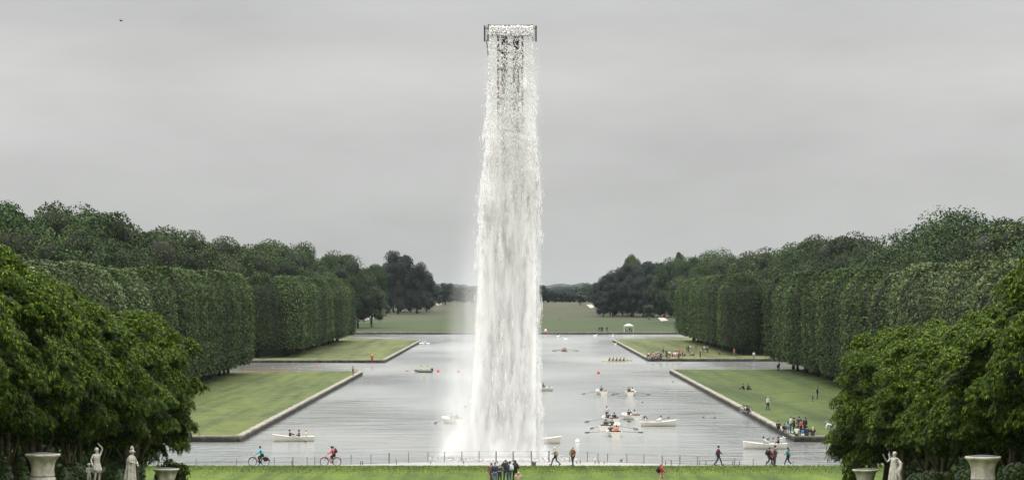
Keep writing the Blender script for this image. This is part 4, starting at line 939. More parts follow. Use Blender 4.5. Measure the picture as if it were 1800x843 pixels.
shell(992, 617, 12, 'dark red rowing shell with green oar blades, far right of the water', ('shell_red', (.12, .02, .02)), [('tee', 'pink', 'stern'), ('tee', 'beige', 'middle'), ('tee', 'rust', 'bow')], plain('green_blade', (.05, .25, .1), .5), 7, 'rower in the %s seat of the dark red shell')
shell(1083, 635, 74, 'yellow rowing boat packed with rowers in blue and red', ('shell_yellow', (.5, .48, .12)), [('tee', 'black', 'stern, dressed in black,'), ('tee', 'red', 'second, red shirted,'), ('tee', 'blue', 'third, blue shirted,'), ('tee', 'maroon', 'fourth, maroon shirted,'), ('tee', 'navy', 'bow')], M_OAR, 6.5, 'rower in the %s seat of the yellow boat')

# ------------------------------------------------------------ buoys, birds, netting, small things on the water
def buoy(x, y, col, label, kind='ball', r=.28, grp=None):
    m = MB(); p = at(x, y, 0)
    if kind == 'long': m.ball((0, 0, .06), (.34, .12, .12), 12, 8); m.tube([(-.42, 0, .1), (-.52, 0, .14)], .05); 
    elif kind == 'cone': m.lathe([(.5, -.1), (.52, .25), (.35, .6), (.1, .8)], 16)
    else: m.ball((0, 0, r*.45), r, 12, 8); m.tube([(0, 0, r*1.3), (0, 0, r*1.7)], r*.2)
    o = m.build('buoy', plain('buoy_'+col, {'orange': (.42, .07, .035), 'white': (.78, .77, .74), 'red': (.4, .03, .03)}[col], .45, .1), None, True, p); tag(o, label, 'buoy', grp); return o
for x, y, l_ in ((479, 646.5, 'orange float nearest the netting on the left'), (527, 648, 'orange float second from the netting'), (559, 642.5, 'orange float close under the far left lawn wall'), (626, 650, 'orange float right beside the standing angler'), (716, 652, 'orange float left of the inflatable dinghy')): buoy(x, y, 'orange', l_, 'long', grp='orange floats on the left canal arm')
buoy(770, 653, 'orange', 'small round orange buoy right of the inflatable dinghy', r=.3); buoy(1052, 656, 'red', 'small red buoy above the upper pair of boats', r=.3); buoy(1015, 777, 'white', 'round white buoy in front of the boat cluster', r=.24)
buoy(806, 653, 'orange', 'faint orange buoy seen through the mist', r=.3)
o = empty('marker_buoy', at(959, 586, 0), 0, 'red and white marker float at the far wall right of the falling water', 'buoy')
MB().lathe([(.85, -.1), (.9, .5), (.6, 1.0)], 16).build('float', plain('buoy_red', (.6, .03, .03), .45, .1), o, True); MB().lathe([(.6, 1.0), (.25, 1.5), (.08, 1.75)], 12).build('cone', plain('buoy_white', (.78, .77, .74), .45), o, True)
def bird_mesh(c1, sc=1.0):
    m = MB(); m.ball((0, 0, .1), (.12, .26, .12), 10, 6); m.tube([(0, -.2, .14), (0, -.27, .3), (0, -.28, .38)], [.05, .035, .035], 6); m.ball((0, -.31, .4), (.045, .07, .045), 8, 6); m.tube([(0, .2, .14), (0, .36, .2)], [.06, .02], 6); return m.mesh('bird', True)
DUCK = bird_mesh(0); SWAN = bird_mesh(1)
M_SWAN = plain('white_feathers', (.8, .8, .78), .7, .05); M_DUCK = plain('dark_feathers', (.05, .045, .04), .8)
for x, y, rz, s, mt, l_ in ((739, 604, 80, 2.6, M_SWAN, 'white swan beside the tip of the far left lawn'), (744, 604, 60, 2.4, M_SWAN, 'white swan in the middle of three off the far left lawn'), (752, 604.5, -80, 2.4, M_SWAN, 'rightmost of three white swans off the far left lawn'),
    (981, 592, 60, 2.4, M_SWAN, 'white bird left of the dark red shell'), (994, 597, -80, 2.8, M_SWAN, 'white swan with long back above the dark red shell'), (1046, 591, 80, 2.6, M_SWAN, 'white bird near the far wall below the group of three'), (1077, 591, 20, 2.6, M_SWAN, 'white bird near the far wall left of the lawn tip'), (1082, 605, 40, 2.0, M_SWAN, 'white bird close to the tip of the far right lawn'),
    (1374, 771, 70, 1.2, M_SWAN, 'white bird swimming at the lower right lawn corner'), (1379, 770, -60, 1.1, M_SWAN, 'second white bird close to the lower right wall'),
    (1092, 809, 60, .9, M_DUCK, 'small duck on the water just behind the fence'), (1129, 707, 40, .9, M_DUCK, 'small dark duck below the upper right boat'), (1175, 734, 60, .9, M_DUCK, 'small dark duck right of the side on boat'), (1183, 671, 60, .9, M_DUCK, 'dark duck off the near right lawn tip'), (1236, 733, 60, .9, M_DUCK, 'left duck swimming beside the near right lawn'), (1256, 734, 60, .9, M_DUCK, 'right duck swimming beside the near right lawn'), (1350, 772, 60, 1, M_DUCK, 'dark duck between the lower right boat and the wall'), (1359, 771, 20, 1, M_DUCK, 'upright dark duck behind the lower right boat')):
    o = link('swan' if mt is M_SWAN else 'duck', DUCK, mt, None, at(x, y, 0), R(rz)); s = s*.75 if s > 1.5 else s; o.scale = (s if mt is M_SWAN and s > 1.4 else s*.6,)*3; tag(o, l_, 'bird', 'birds on the canal')
m = MB(); m.ball((0, 0, 0), (.09, .3, .09)); BS = .55; m.add([(0, -.1, 0), (0, .12, 0), (-.62, .1, .2), (-.3, -.15, .14)], [(0, 1, 2, 3)]); m.add([(0, -.1, 0), (.3, -.15, .2), (.6, .1, .3), (0, .12, 0)], [(0, 1, 2, 3)])
o = m.build('bird', M_BLACK, None, False, ((213-VX)/20, 300, H+(VY-37)/20), 1.2); o.scale = (.5, .5, .5); tag(o, 'small dark bird flying high in the left of the sky', 'bird')
# orange safety netting
def netting():
    root = empty('safety_netting', at(415, 649, BZ), 0, 'low orange plastic netting at the water edge of the near left lawn', 'netting'); org = root.location; n = MB(); ps = MB()
    xs_ = [-51+k*1.1 for k in range(9)]
    for k, X in enumerate(xs_):
        ps.tube([(X-org.x, 632.5+.1*math.sin(k)-org.y, 0), (X-org.x, 632.5+.1*math.sin(k)-org.y, .8)], .04)
    for zz in np.linspace(.1, .7, 6): n.tube([(X-org.x, 632.5-org.y, float(zz)+.05*math.sin(k*2)) for k, X in enumerate(xs_)], .018, 4)
    for k in range(30): X = -51+8.8*k/29; n.tube([(X-org.x, 632.5-org.y, .08), (X-org.x, 632.5-org.y, .74)], .018, 4)
    n.build('net', plain('orange_plastic', (.45, .2, .15), .6), root); ps.build('posts', M_WIRE, root)
netting()
# ------------------------------------------------------------ people on the banks
person(at(620.5, 660, .66), 'R', 'stand', 'angler in dark grey standing at the tip of the near left lawn', ('jacket', 'charcoal'), ('trousers', 'navy'), ('hairshort', 'brown'))
person(at(654, 636.5, .66), 'C', 'stand', 'person all in red standing at the edge of the far left lawn', ('coat', 'red'), ('trousers', 'maroon'), ('hairshort', 'white'), shoes='red')
def fieldat(x, y):
    Yd = 1400.
    for _ in range(80):
        z = float(fieldz(0, Yd)); Yd = .6*Yd+.4*F*(H-z)/(y-VY)
    return Vector(((x-VX)*Yd/F, Yd, z+.25))
person(fieldat(649, 556), 'A', 'walk', 'person in red walking up the left field path', ('jacket', 'red'), ('trousers', 'black'))
person(fieldat(644.5, 555), 'A', 'stand', 'person in dark clothes beside the left field path', ('jacket', 'black'), ('trousers', 'black'))
person(fieldat(656, 563), 'C', 'walk', 'person in white below the left field path', ('coat', 'white'), ('trousers', 'pale'))
person(fieldat(984, 565), 'R', 'hunch', 'lone person leaning forward in the far field', ('jacket', 'navy'), ('trousers', 'grey'))
for x, c, l_ in ((1053, 'navy', 'leftmost person on the far wall'), (1057, 'black', 'broad dark pair member on the far wall, left one'), (1059, 'navy', 'dark pair member on the far wall, right one'), (1067, 'black', 'person standing apart between the group and the gazebo')):
    person(Vector(((x-VX)/(F/1206), 1206, .8)), 'A', 'stand', l_, ('jacket', c), ('trousers', c), h=1.1)
# gazebo
gx = (1105-VX)*1212/F; g = empty('gazebo', (gx, 1212, .6), 0, 'white open party tent on the far bank', 'gazebo')
MW = plain('tent_white', (.4, .4, .385), .6, .05)
for sx in (-1.6, 1.6):
    for sy in (-1.6, 1.6): MB().tube([(sx, sy, 0), (sx, sy, 2.2)], .12, 6).build('leg', MW, g)
MB().add([(-1.75, -1.75, 2.05), (1.75, -1.75, 2.05), (1.75, 1.75, 2.05), (-1.75, 1.75, 2.05), (-1.7, -1.7, 2.4), (1.7, -1.7, 2.4), (1.7, 1.7, 2.4), (-1.7, 1.7, 2.4), (0, 0, 3.1)], [(0, 1, 5, 4), (1, 2, 6, 5), (2, 3, 7, 6), (3, 0, 4, 7), (4, 5, 8), (5, 6, 8), (6, 7, 8), (7, 4, 8), (3, 2, 1, 0)]).build('canopy', MW, g)
t = empty('folding_table', (gx-.1, 1211.5, .6), 0, 'white covered table under the party tent', 'table'); MB().box((0, 0, .72), (1.6, .7, .05)).build('table_top', MW, t)
for sx in (-.7, .7): MB().box((sx, 0, .35), (.06, .6, .7)).build('leg', MW, t)
person((gx+.4, 1212.6, .6), 'C', 'stand', 'person in navy standing under the party tent', ('jacket', 'navy'), ('trousers', 'black'))
person((gx-.9, 1212.6, .9), 'R', 'bench', 'dark clad person seated left under the party tent', ('jacket', 'black'), ('trousers', 'black'))
person((gx+1.1, 1211.8, .9), 'L', 'bench', 'dark clad person seated right under the party tent', ('jacket', 'charcoal'), ('trousers', 'black'))
# crowd at the tip of the far right lawn
rc = random.Random(11); combos = []
def crowd(x, y, pose, face, top, leg, hair, where, tk='tee', h=1.0, grp=None, lk='trousers', ex=None):
    lab = 'person in a %s top %s' % (top, where)
    return person(at(x, y, .66), face, pose, lab, (tk, top), (lk, leg), hair, group=grp or 'crowd on the far right lawn', h=h, extra=ex)
seat = [(1136.5, 628, 'beige', 'sitting farthest left on the wall'), (1139, 630, 'black', 'sitting second from the left on the wall'), (1141, 626, 'white', 'sitting behind the two leftmost of the crowd'), (1143.5, 631, 'grey', 'sitting third from the left on the wall'),
 (1144, 624.5, 'charcoal', 'sitting rearmost at the left of the crowd'), (1147, 629, 'pale', 'sitting in the left middle of the crowd'), (1146.5, 632, 'maroon', 'sitting low by the lawn corner'), (1149, 625, 'beige', 'sitting in the rear left of the crowd'), (1150.5, 631.5, 'black', 'lying low behind the lawn corner'), (1152, 627.5, 'tan', 'sitting in the very middle of the crowd'),
 (1154, 624, 'white', 'sitting in the rear middle of the crowd'), (1155, 630.5, 'red', 'sitting near the red bag in the crowd'), (1157.5, 626.5, 'pale', 'sitting right of the middle of the crowd'), (1159, 631, 'navy', 'sitting right of the lawn corner'), (1157, 623.5, 'grey', 'sitting at the rear right of the seated crowd')]
for i, (x, y, c, wv) in enumerate(seat): crowd(x, y, ('ground', 'bench', 'squat', 'ground')[i % 4] if i % 4 != 1 else 'ground', rc.choice(['C', 'CL', 'CR', 'R', 'L', 'A']), c, rc.choice(['black', 'jeans', 'khaki', 'charcoal']), ('hairshort', rc.choice(['dark', 'brown', 'dark'])), wv)
stand_ = [(1161, 632, 'charcoal', 'stand', 'A', 'standing at the right end of the seated crowd'), (1163, 631, 'olive', 'hunch', 'R', 'stooping at the right end of the seated crowd'), (1165.8, 621.5, 'teal', 'stand', 'A', 'standing alone above the crowd'), (1170.8, 627, 'black', 'stand', 'CR', 'standing left of a close pair'), (1172.5, 630, 'black', 'stand', 'A', 'standing right of a close pair with dark trousers'), (1176.7, 629, 'white', 'stand', 'A', 'standing between the pair and the white shirted row'),
 (1182, 631, 'pink', 'stand', 'A', 'standing leftmost in the white shirted row'), (1184.5, 630.5, 'white', 'hold', 'A', 'standing second in the white shirted row'), (1187, 631, 'white', 'stand', 'AL', 'standing third in the white shirted row'), (1190, 630, 'pale', 'hold', 'A', 'standing fourth in the white shirted row'), (1193, 632, 'charcoal', 'stand', 'A', 'standing dark in front of the row'), (1196, 630, 'pink', 'stand', 'AR', 'standing at the right end of the row'),
 (1190.5, 627, 'black', 'stand', 'C', 'standing behind the row, left of the pink one'), (1195, 625.5, 'red', 'stand', 'C', 'standing behind the row in the middle'), (1199.5, 628, 'black', 'hunch', 'R', 'bending at the far right of the row'), (1203, 626, 'grey', 'squat', 'R', 'crouching right of the row'),
 (1207.5, 619, 'black', 'stand', 'R', 'standing leftmost of the group by the bicycle'), (1210.3, 618, 'charcoal', 'stand', 'C', 'standing second in the group by the bicycle'), (1213.5, 617.5, 'white', 'stand', 'A', 'standing third in the group by the bicycle'), (1223.5, 619, 'navy', 'hips', 'A', 'standing with elbows out in the middle of the lawn'),
 (1235.5, 619, 'black', 'stand', 'R', 'standing leftmost of the four by the trees'), (1237.5, 619, 'white', 'hips', 'A', 'standing second of the four by the trees'), (1241.5, 619, 'teal', 'stand', 'A', 'standing third of the four by the trees'), (1244, 619, 'beige', 'stand', 'CR', 'standing rightmost of the four by the trees')]
for x, y, c, ps, fc, wv in stand_: crowd(x, y, ps, fc, c, 'khaki' if (c in ('white', 'navy', 'pale') and x > 1180) else 'black', ('hairshort', rc.choice(['dark', 'brown'])), wv, h=1.0, lk='shorts' if x > 1180 and c in ('white', 'navy', 'pink', 'teal') else 'trousers')
crowd(1231, 629, 'stand', 'A', 'navy', 'black', ('hairshort', 'brown'), 'standing alone right of the lying person')
crowd(1219, 624.5, 'lounge', 'L', 'charcoal', 'black', ('hairshort', 'dark'), 'lying on the lawn with legs stretched out')
crowd(1264, 622, 'bench', 'R', 'charcoal', 'black', ('hairshort', 'grey'), 'sitting bent on the lawn before the trees')
crowd(1290.5, 624, 'walk', 'R', 'orange', 'khaki', ('hairshort', 'dark'), 'walking in front of the dark trunks')
crowd(1325, 631, 'stand', 'C', 'pale', 'jeans', ('hairshort', 'dark'), 'standing at the wall of the far right lawn', tk='coat')
person(at(1369, 651, .66), 'CL', 'stand', 'dark clad person at the back edge of the near right lawn', ('jacket', 'black'), ('trousers', 'charcoal'), ('hairshort', 'dark'))
person(at(1366.5, 651, .66), 'R', 'hunch', 'person in white and grey bending beside the dark clad one', ('jacket', 'grey'), ('trousers', 'black'), ('hairshort', 'grey'))
person(at(1307.5, 684, .62), 'L', 'ground', 'person in black sitting on the near right lawn', ('jacket', 'black'), ('trousers', 'black'))
person(at(1314.5, 684, .62), 'CR', 'ground', 'person in maroon sitting on the near right lawn', ('jacket', 'maroon'), ('trousers', 'charcoal'), ('hairlong', 'brown'))
person(at(1349.5, 720, .62), 'CR', 'step', 'woman in a white top walking on the near right lawn', ('jacket', 'white'), ('trousers', 'black'), ('hairshort', 'blond'), extra=[('backpack', 'black', 'black bag behind the woman in the white top')])
person(at(1316, 726, .68), 'L', 'squat', 'person in black crouching on the wall beside a bicycle', ('jacket', 'black'), ('trousers', 'charcoal'))
person(at(1437, 700, .62), 'L', 'hold', 'adult in navy beside the right foreground tree', ('jacket', 'navy'), ('trousers', 'navy'))
person(at(1428.5, 705, .62), 'R', 'point', 'child in lilac stretching an arm on the near right lawn', ('tee', 'lilac'), ('trousers', 'navy'), h=.68)
person(at(1460, 762, .62), 'L', 'bend', 'person in white bending half hidden by the right foreground tree', ('jacket', 'white'), ('trousers', 'jeans'), ('hairshort', 'grey'))
GC = 'people gathered at the lower right lawn corner'
person(at(1368, 753, .7), 'C', 'ground', 'person in black sitting on the wall left of the corner group', ('jacket', 'black'), ('trousers', 'black'), group=GC, h=1.02)
person(at(1379, 760, .7), 'C', 'squat', 'person in black crouching behind the girl in mint', ('jacket', 'black'), ('trousers', 'navy'), group=GC)
person(at(1385, 762.5, .7), 'A', 'stand', 'long haired girl in a mint top at the corner', ('tee', 'mint'), ('trousers', 'jeans'), ('hairlong', 'brown'), group=GC, h=.84)
person(at(1389.5, 761, .7), 'R', 'hold', 'man in a white shirt and blue cap at the corner', ('tee', 'white'), ('trousers', 'navy'), ('cap', 'blue'), group=GC, h=1.08)
person(at(1395.5, 762.5, .7), 'L', 'hold', 'dark clad person facing the man with the blue cap', ('jacket', 'black'), ('trousers', 'black'), group=GC, h=1.03)
person(at(1400.5, 764.5, .7), 'A', 'ground', 'person in light grey sitting on the corner wall', ('jacket', 'pale'), ('trousers', 'charcoal'), group=GC, h=1.08)
person(at(1405, 760, .7), 'A', 'stand', 'dark clad person standing left of the child in red', ('jacket', 'navy'), ('trousers', 'black'), group=GC, h=1.03)
person(at(1408, 761.5, .7), 'CL', 'hold', 'child in a red top at the corner group', ('jacket', 'red'), ('trousers', 'black'), group=GC, h=.82)
person(at(1415, 761, .7), 'CL', 'stand', 'person with pale headband standing at the right of the corner group', ('coat', 'black'), ('trousers', 'black'), ('hairlong', 'dark'), group=GC, h=1.0)
person(at(1411, 764.5, .7), 'A', 'ground', 'small child in blue and white sitting on the corner wall', ('jacket', 'blue'), ('trousers', 'white'), group=GC, h=.8)
person(at(1418.5, 764.5, .7), 'A', 'ground', 'person in black sitting with rounded back on the corner wall', ('jacket', 'black'), ('trousers', 'black'), group=GC, h=1.1)
person(at(1429, 764.5, .7), 'A', 'ground', 'blond woman in black sitting rightmost on the corner wall', ('jacket', 'black'), ('trousers', 'black'), ('hairlong', 'blond'), group=GC, h=1.05)

# ------------------------------------------------------------ bicycles
def wheel(root, y, r=.345, spokes=True):
    wr_ = empty('wheel', (0, y, r+.015)); wr_.parent = root
    n = 32; MB().tube([(0, r*math.cos(2*math.pi*k/n), r*math.sin(2*math.pi*k/n)) for k in range(n+1)], .03, 6, False).build('tyre', M_BLACK, wr_)
    MB().tube([(0, (r-.035)*math.cos(2*math.pi*k/n), (r-.035)*math.sin(2*math.pi*k/n)) for k in range(n+1)], .016, 6, False).build('rim', plain('rim_metal', (.55, .55, .55), .3, .1, metal=.8), wr_)
    s = MB()
    for k in range(14): a = 2*math.pi*k/14; s.tube([(0, 0, 0), (0, (r-.03)*math.cos(a), (r-.03)*math.sin(a))], .003, 3)
    s.tube([(-.05, 0, 0), (.05, 0, 0)], .03, 8); s.build('spokes', plain('rim_metal', (.5, .5, .5)), wr_)
def bicycle(loc, face, label, col='red', guard=False, sc=1.0):
    root = empty('bicycle', loc, R(FACE[face] if isinstance(face, str) else face), label, 'bicycle', 'bicycles'); root.scale = (sc,)*3
    mf = plain('bike_'+col, COLS[col] if col != 'red' else (.30, .03, .035), .35, .1)
    fy, ry, r = -.56, .52, .36; wheel(root, fy); wheel(root, ry)
    m = MB(); bb = (0, .08, .31); seat_t = (0, .22, .80); head = (0, -.42, .82); hb = (0, -.45, .62)
    m.tube([bb, (0, .2, .72)], .022).tube([(0, -.43, .68), (0, -.12, .42), bb], .026).tube([(0, -.42, .8), (0, -.08, .52), (0, .12, .42)], .02)
    for s in (-.05, .05): m.tube([(s*.4, .08, .31), (s, ry, r)], .013).tube([(s*.3, .19, .66), (s, ry, r)], .012)
    m.build('frame', mf, root)
    f = MB()
    for s in (-.05, .05): f.tube([(s*.6, -.45, .66), (s, -.5, .5), (s, fy, r)], .015)
    f.tube([(0, -.41, .86), (0, -.45, .64)], .022); f.build('fork', mf, root)
    MB().tube([(-.28, -.36, 1.05), (-.2, -.42, 1.06), (0, -.42, 1.0), (.2, -.42, 1.06), (.28, -.36, 1.05)], .016).tube([(0, -.42, 1.0), (0, -.41, .84)], .016).build('handlebar', plain('rim_metal', (.5, .5, .5)), root)
    MB().ball((0, .28, .87), (.09, .15, .05)).tube([(0, .2, .7), (0, .24, .86)], .014).build('saddle', M_BLACK, root)
    c = MB().lathe([(.1, -.01), (.1, .01)], 20); c.v = [(z, x+.08, y+.31) for x, y, z in c.v]; c.tube([(-.1, .08, .31), (-.1, -.03, .2), (-.16, -.03, .2)], .012).tube([(.1, .08, .31), (.1, .19, .42), (.16, .19, .42)], .012); c.build('crankset', M_BLACK, root)
    g_ = MB(); n = 10
    g_.tube([(0, fy+.38*math.cos(a), r+.38*math.sin(a)) for a in [R(40+12*k) for k in range(10)]], .02, 5).tube([(0, ry+.38*math.cos(a), r+.38*math.sin(a)) for a in [R(10+14*k) for k in range(11)]], .02, 5); g_.build('mudguards', mf if not guard else M_BLACK, root)
    if guard:
        k = MB().box((0, ry+.06, .79), (.14, .42, .025)).tube([(.05, ry, r), (.05, ry+.1, .78)], .01).tube([(-.05, ry, r), (-.05, ry+.1, .78)], .01); k.build('rack', M_BLACK, root)
        q = MB()
        for s in (-.045, .045): q.add([(s, ry+.36*math.cos(a), r+.36*math.sin(a)) for a in [R(20+14*j) for j in range(9)]]+[(s, ry, r)], [tuple(range(10))])
        q.build('skirt_guard', M_BLACK, root)
    return root
p1 = near(455.5, 818, .98); bicycle(p1, 'L', 'red bicycle with black rear guard ridden by the person in cyan', guard=True)
person(p1+Vector((.26, 0, -.03)), 'L', 'cycle', 'cyclist in a cyan jacket and black trousers on the grass path', ('jacket', 'cyan'), ('trousers', 'black'), ('hairshort', 'brown'), shoes='cyan')
p2 = near(581.5, 818, .98); bicycle(p2, 'L', 'red bicycle ridden by the person in pink')
person(p2+Vector((.26, 0, -.03)), 'L', 'cycle', 'cyclist in a pink jacket with a backpack on the grass path', ('jacket', 'pink'), ('shorts', 'black'), ('hairtail', 'dark'), shoes='white', extra=[('backpack', 'maroon', 'maroon backpack on the back of the pink cyclist')])
bicycle(at(1310.5, 724, .68), 60, 'bicycle resting on the near right lawn wall', 'charcoal'); bicycle(at(1212, 622, .66), 100, 'bicycle lying among the people on the far right lawn', 'charcoal')

# ------------------------------------------------------------ people on the near path and lawn
person(near(976.5, 818), 'L', 'stride', 'older person in a beige coat walking right of the falling water', ('coat', 'beige'), ('trousers', 'black'), ('hairshort', 'white'), h=.95)
person(near(1007, 818.5), 'CL', 'step', 'man in a rust brown jacket with white shirt walking right of the falling water', ('coat', 'rust'), ('trousers', 'black'), ('hairshort', 'bald'), h=.98)
person(near(1262.5, 818), 'R', 'walk', 'man in a maroon top and jeans walking on the near path', ('jacket', 'maroon'), ('trousers', 'navy'), ('hairshort', 'dark'), h=1.02)
person(near(1352.5, 818.5), 'R', 'walk', 'woman in a black jacket leading the group of three on the path', ('jacket', 'black'), ('trousers', 'black'), ('hairshort', 'brown'), h=.96, shoes='pink', extra=[('backpack', 'black', 'black bag on the back of the woman with pink shoes')])
person(near(1358, 818.5), 'CR', 'step', 'child in pink with a pink hat in the group of three', ('jacket', 'pink'), ('trousers', 'black'), ('cap', 'pink'), h=.8, extra=[('backpack', 'teal', 'teal backpack carried by the child in pink')])
person(near(1362.5, 818.5), 'R', 'hold', 'man in an olive jacket looking at a phone in the group of three', ('jacket', 'olive'), ('trousers', 'olive'), ('hairshort', 'dark'), h=1.03)
person(near(1385, 818.5), 'L', 'walk', 'long haired woman in a teal coat walking on the near path', ('coat', 'teal'), ('trousers', 'black'), ('hairlong', 'brown'), h=.95, shoes='white')
def lawn_p(x, yhead, hgt, z=1.0):
    """stand on the lawn so that the top of the head shows at yhead"""
    d_ = F*(H-z-hgt)/(yhead-VY); return Vector(((x-VX)*d_/F, d_, z))
person(lawn_p(1162, 812, 1.75), 'R', 'walk', 'man in a red jacket and pale shorts on the front lawn', ('jacket', 'red'), ('shorts', 'tan'), ('hairshort', 'bald'), shoes='black', extra=[('backpack', 'black', 'black backpack of the man in the red jacket')])
person(lawn_p(864, 812, 1.65), 'CL', 'walk', 'woman in a brown jacket at the left of the watching group', ('jacket', 'brown'), ('trousers', 'maroon'), ('hairshort', 'brown'), h=.96)
person(lawn_p(870, 811.5, 1.68), 'C', 'stand', 'person in a dark jacket and jeans behind the woman in brown', ('jacket', 'navy'), ('trousers', 'jeans'), ('hairshort', 'brown'), h=.97)
person(lawn_p(878.5, 814.5, 1.55), 'C', 'hold', 'fair haired person in navy and teal holding a white paper', ('jacket', 'navy'), ('trousers', 'black'), ('hairshort', 'blond'), h=.9)
person(lawn_p(889, 806, 1.85), 'A', 'camera', 'tall man in black raising a camera to his face', ('jacket', 'black'), ('trousers', 'charcoal'), ('cap', 'grey'), h=1.06)
person(lawn_p(896, 809, 1.75), 'AL', 'stand', 'person with a blue sleeve and pale jeans beside the tall photographer', ('jacket', 'navy'), ('trousers', 'jeans'), ('hairshort', 'brown'), h=1.0, extra=[('backpack', 'pale', 'pale backpack worn beside the tall photographer')])
person(lawn_p(905.5, 810, 1.7), 'A', 'hunch', 'stout person in a loose black coat standing right of the photographer', ('coat', 'black'), ('trousers', 'black'), ('hairshort', 'dark'), h=1.08, extra=[('backpack', 'black', 'bulky black rucksack on the stout person')])
wy = lawn_p(911.5, 829.5, 1.66, 1.05); person(wy, 'A', 'camera', 'woman with fair pinned up hair and sunglasses seen from behind in front', ('tee', 'beige'), ('trousers', 'khaki'), ('hairtail', 'blond'))
# small grey box on the path
b_ = MB().box((0, 0, .14), (.4, .3, .28)); b_.box((0, 0, .29), (.44, .34, .04)); b_.box((-.08, 0, .34), (.1, .1, .08)); tag(b_.build('floodlight_box', plain('box_grey', (.06, .08, .09), .6), None, False, near(938, 817.5, .96)), 'small grey technical box standing on the path edge', 'box')

# ------------------------------------------------------------ fence round the head of the canal
def fence():
    pts = []
    tops = [(345, 806), (416, 805.5), (482, 803.5), (515, 802.5), (540, 802), (553, 801.2), (617, 798.5), (652, 797.5), (684, 795), (718, 794.5), (752, 794), (781, 793), (812, 792.5), (842, 792), (872, 792), (902, 792), (934, 792), (965, 791.5), (1001, 792), (1033, 793), (1051, 796), (1068, 796.5), (1102, 797), (1132, 797), (1164, 800), (1195, 801), (1226, 802), (1259, 803.5), (1291, 804), (1324, 806), (1352, 807), (1394, 810), (1440, 812)]
    root = empty('wire_fence', (0, 297, .5), 0, 'thin wire fence on posts along the head of the canal', 'fence'); org = root.location; line = []; rd = random.Random(3)
    for x, y in tops:
        X_ = abs(x-900); d_ = 297.2-min(1, max(0, X_-160)/350)*2.4; s = F/d_; zt = H-(y-VY)/s; X = (x-VX)/s; gb = float(pathz(X, d_))
        MB().tube([(X-org.x, d_-org.y, gb-.1-org.z), (X-org.x+rd.uniform(-.02, .02), d_-org.y, zt-org.z)], .038 if rd.random() < .8 else .06, 6).build('post', M_WIRE, root); line.append((X, d_, zt, gb))
    for fz in (.97, .5, .12):
        MB().tube([(X-org.x, d_-org.y, gb+(zt-gb)*fz-org.z) for X, d_, zt, gb in line], .006 if fz < .9 else .009, 4).build('wire', M_WIRE, root)
fence()
rd = random.Random(5)
for k, x in enumerate((513, 634, 637, 697, 757, 815, 874, 1014, 1020, 1046, 1053, 1062, 1170, 1180, 1230, 1241, 1288, 1300, 1347)):
    y = rd.uniform(808, 813); o = MB().tube([(0, 0, -.1), (0, 0, .25), (rd.uniform(-.02, .02), 0, H-(y-VY)/(F/294.)-.93)], [.035, .03, .035], 6).box((0, 0, H-(y-VY)/(F/294.)-.93), (.08, .08, .04)).build('marker_stake', plain('stake_grey', (.09, .09, .085), .8), None, False, ((x-VX)*294/F, 294, .93)); tag(o, 'x', 'stake', 'short stakes along the path')
rank(grp('short stakes along the path'), lambda o: o.location.x, 'short grey stake standing in the pale path before the fence, %s from the left')
# grass blades along the lawn edge so it does not end in a ruled line
rng = np.random.default_rng(4); n = 26000; X = rng.uniform(-34, 34, n); Y = 289.6-np.abs(rng.normal(size=n))*6; hgt = rng.uniform(.05, .15, n); lean = rng.normal(size=(n, 2))*.05; wv = .018
a = rng.uniform(0, np.pi, n); dx = np.cos(a)*wv; dy = np.sin(a)*wv
V = np.stack([np.stack([X-dx, Y-dy, np.full(n, .99)], 1), np.stack([X+dx, Y+dy, np.full(n, .99)], 1), np.stack([X+lean[:, 0], Y+lean[:, 1], 1+hgt], 1)], 1).reshape(-1, 3)
MGB = foliage('grass_blades', (.045, .07, .008), (.07, .10, .010), (.11, .14, .016), .3, .1)
tag(link('grass_tufts', mesh_np('grass_tufts', V, np.arange(n*3).reshape(-1, 3)), MGB), 'short grass blades along the far edge of the front lawn', 'grass', kind='stuff')

# ------------------------------------------------------------ the water tower and its falling water
TD = 324.; TS = F/TD
def tz(y): return H-(y-VY)/TS
def tx(x): return (x-VX)/TS
T0 = Vector((tx(897), TD+1.2, 0)); ZT = tz(47)
tower = empty('water_tower', T0, 0, 'dark steel lattice tower carrying the overflowing trough high above the canal', 'tower')
MRUST = plain('rust_orange', (.25, .135, .08), .7, .6, 1.2)
hw = 1.15
for sx in (-1, 1):
    for sy in (-1, 1): MB().box((sx*hw, sy*hw, (ZT-.5)/2-.5), (.2, .2, ZT+.5)).build('leg', MRUST, tower)
br = MB(); ho = MB(); z = 1.0; k = 0
while z < ZT-1.6:
    ho = MB()
    for a_, b_ in (((-hw, -hw), (hw, -hw)), ((hw, -hw), (hw, hw)), ((hw, hw), (-hw, hw)), ((-hw, hw), (-hw, -hw))):
        p, q = (a_, b_) if k % 2 else (b_, a_)
        br.tube([(p[0], p[1], z), (q[0], q[1], z+1.5)], .05, 5); ho.tube([(a_[0], a_[1], z), (b_[0], b_[1], z)], .07, 5)
    ho.build('crossbar_ring', MRUST, tower)
    z += 1.5; k += 1
br.build('diagonal_braces', M_STEEL, tower)
for sx in (-.55, .55): MB().tube([(sx, .2, 0), (sx, .2, ZT-.8)], .3, 12).build('supply_pipe', plain('pipe_dark', (.06, .05, .045), .6), tower)
MB().box((0, -.1, ZT-.45), (4.15, 2.6, .5)).build('trough', M_STEEL, tower)
rl = MB().tube([(-2.0, .9, ZT+.25), (2.0, .9, ZT+.25)], .075).tube([(-2.0, .9, ZT+.1), (2.0, .9, ZT+.1)], .035)
for k in range(-4, 5): rl.tube([(k*.5, .9, ZT-.2), (k*.5, .9, ZT+.25)], .03)
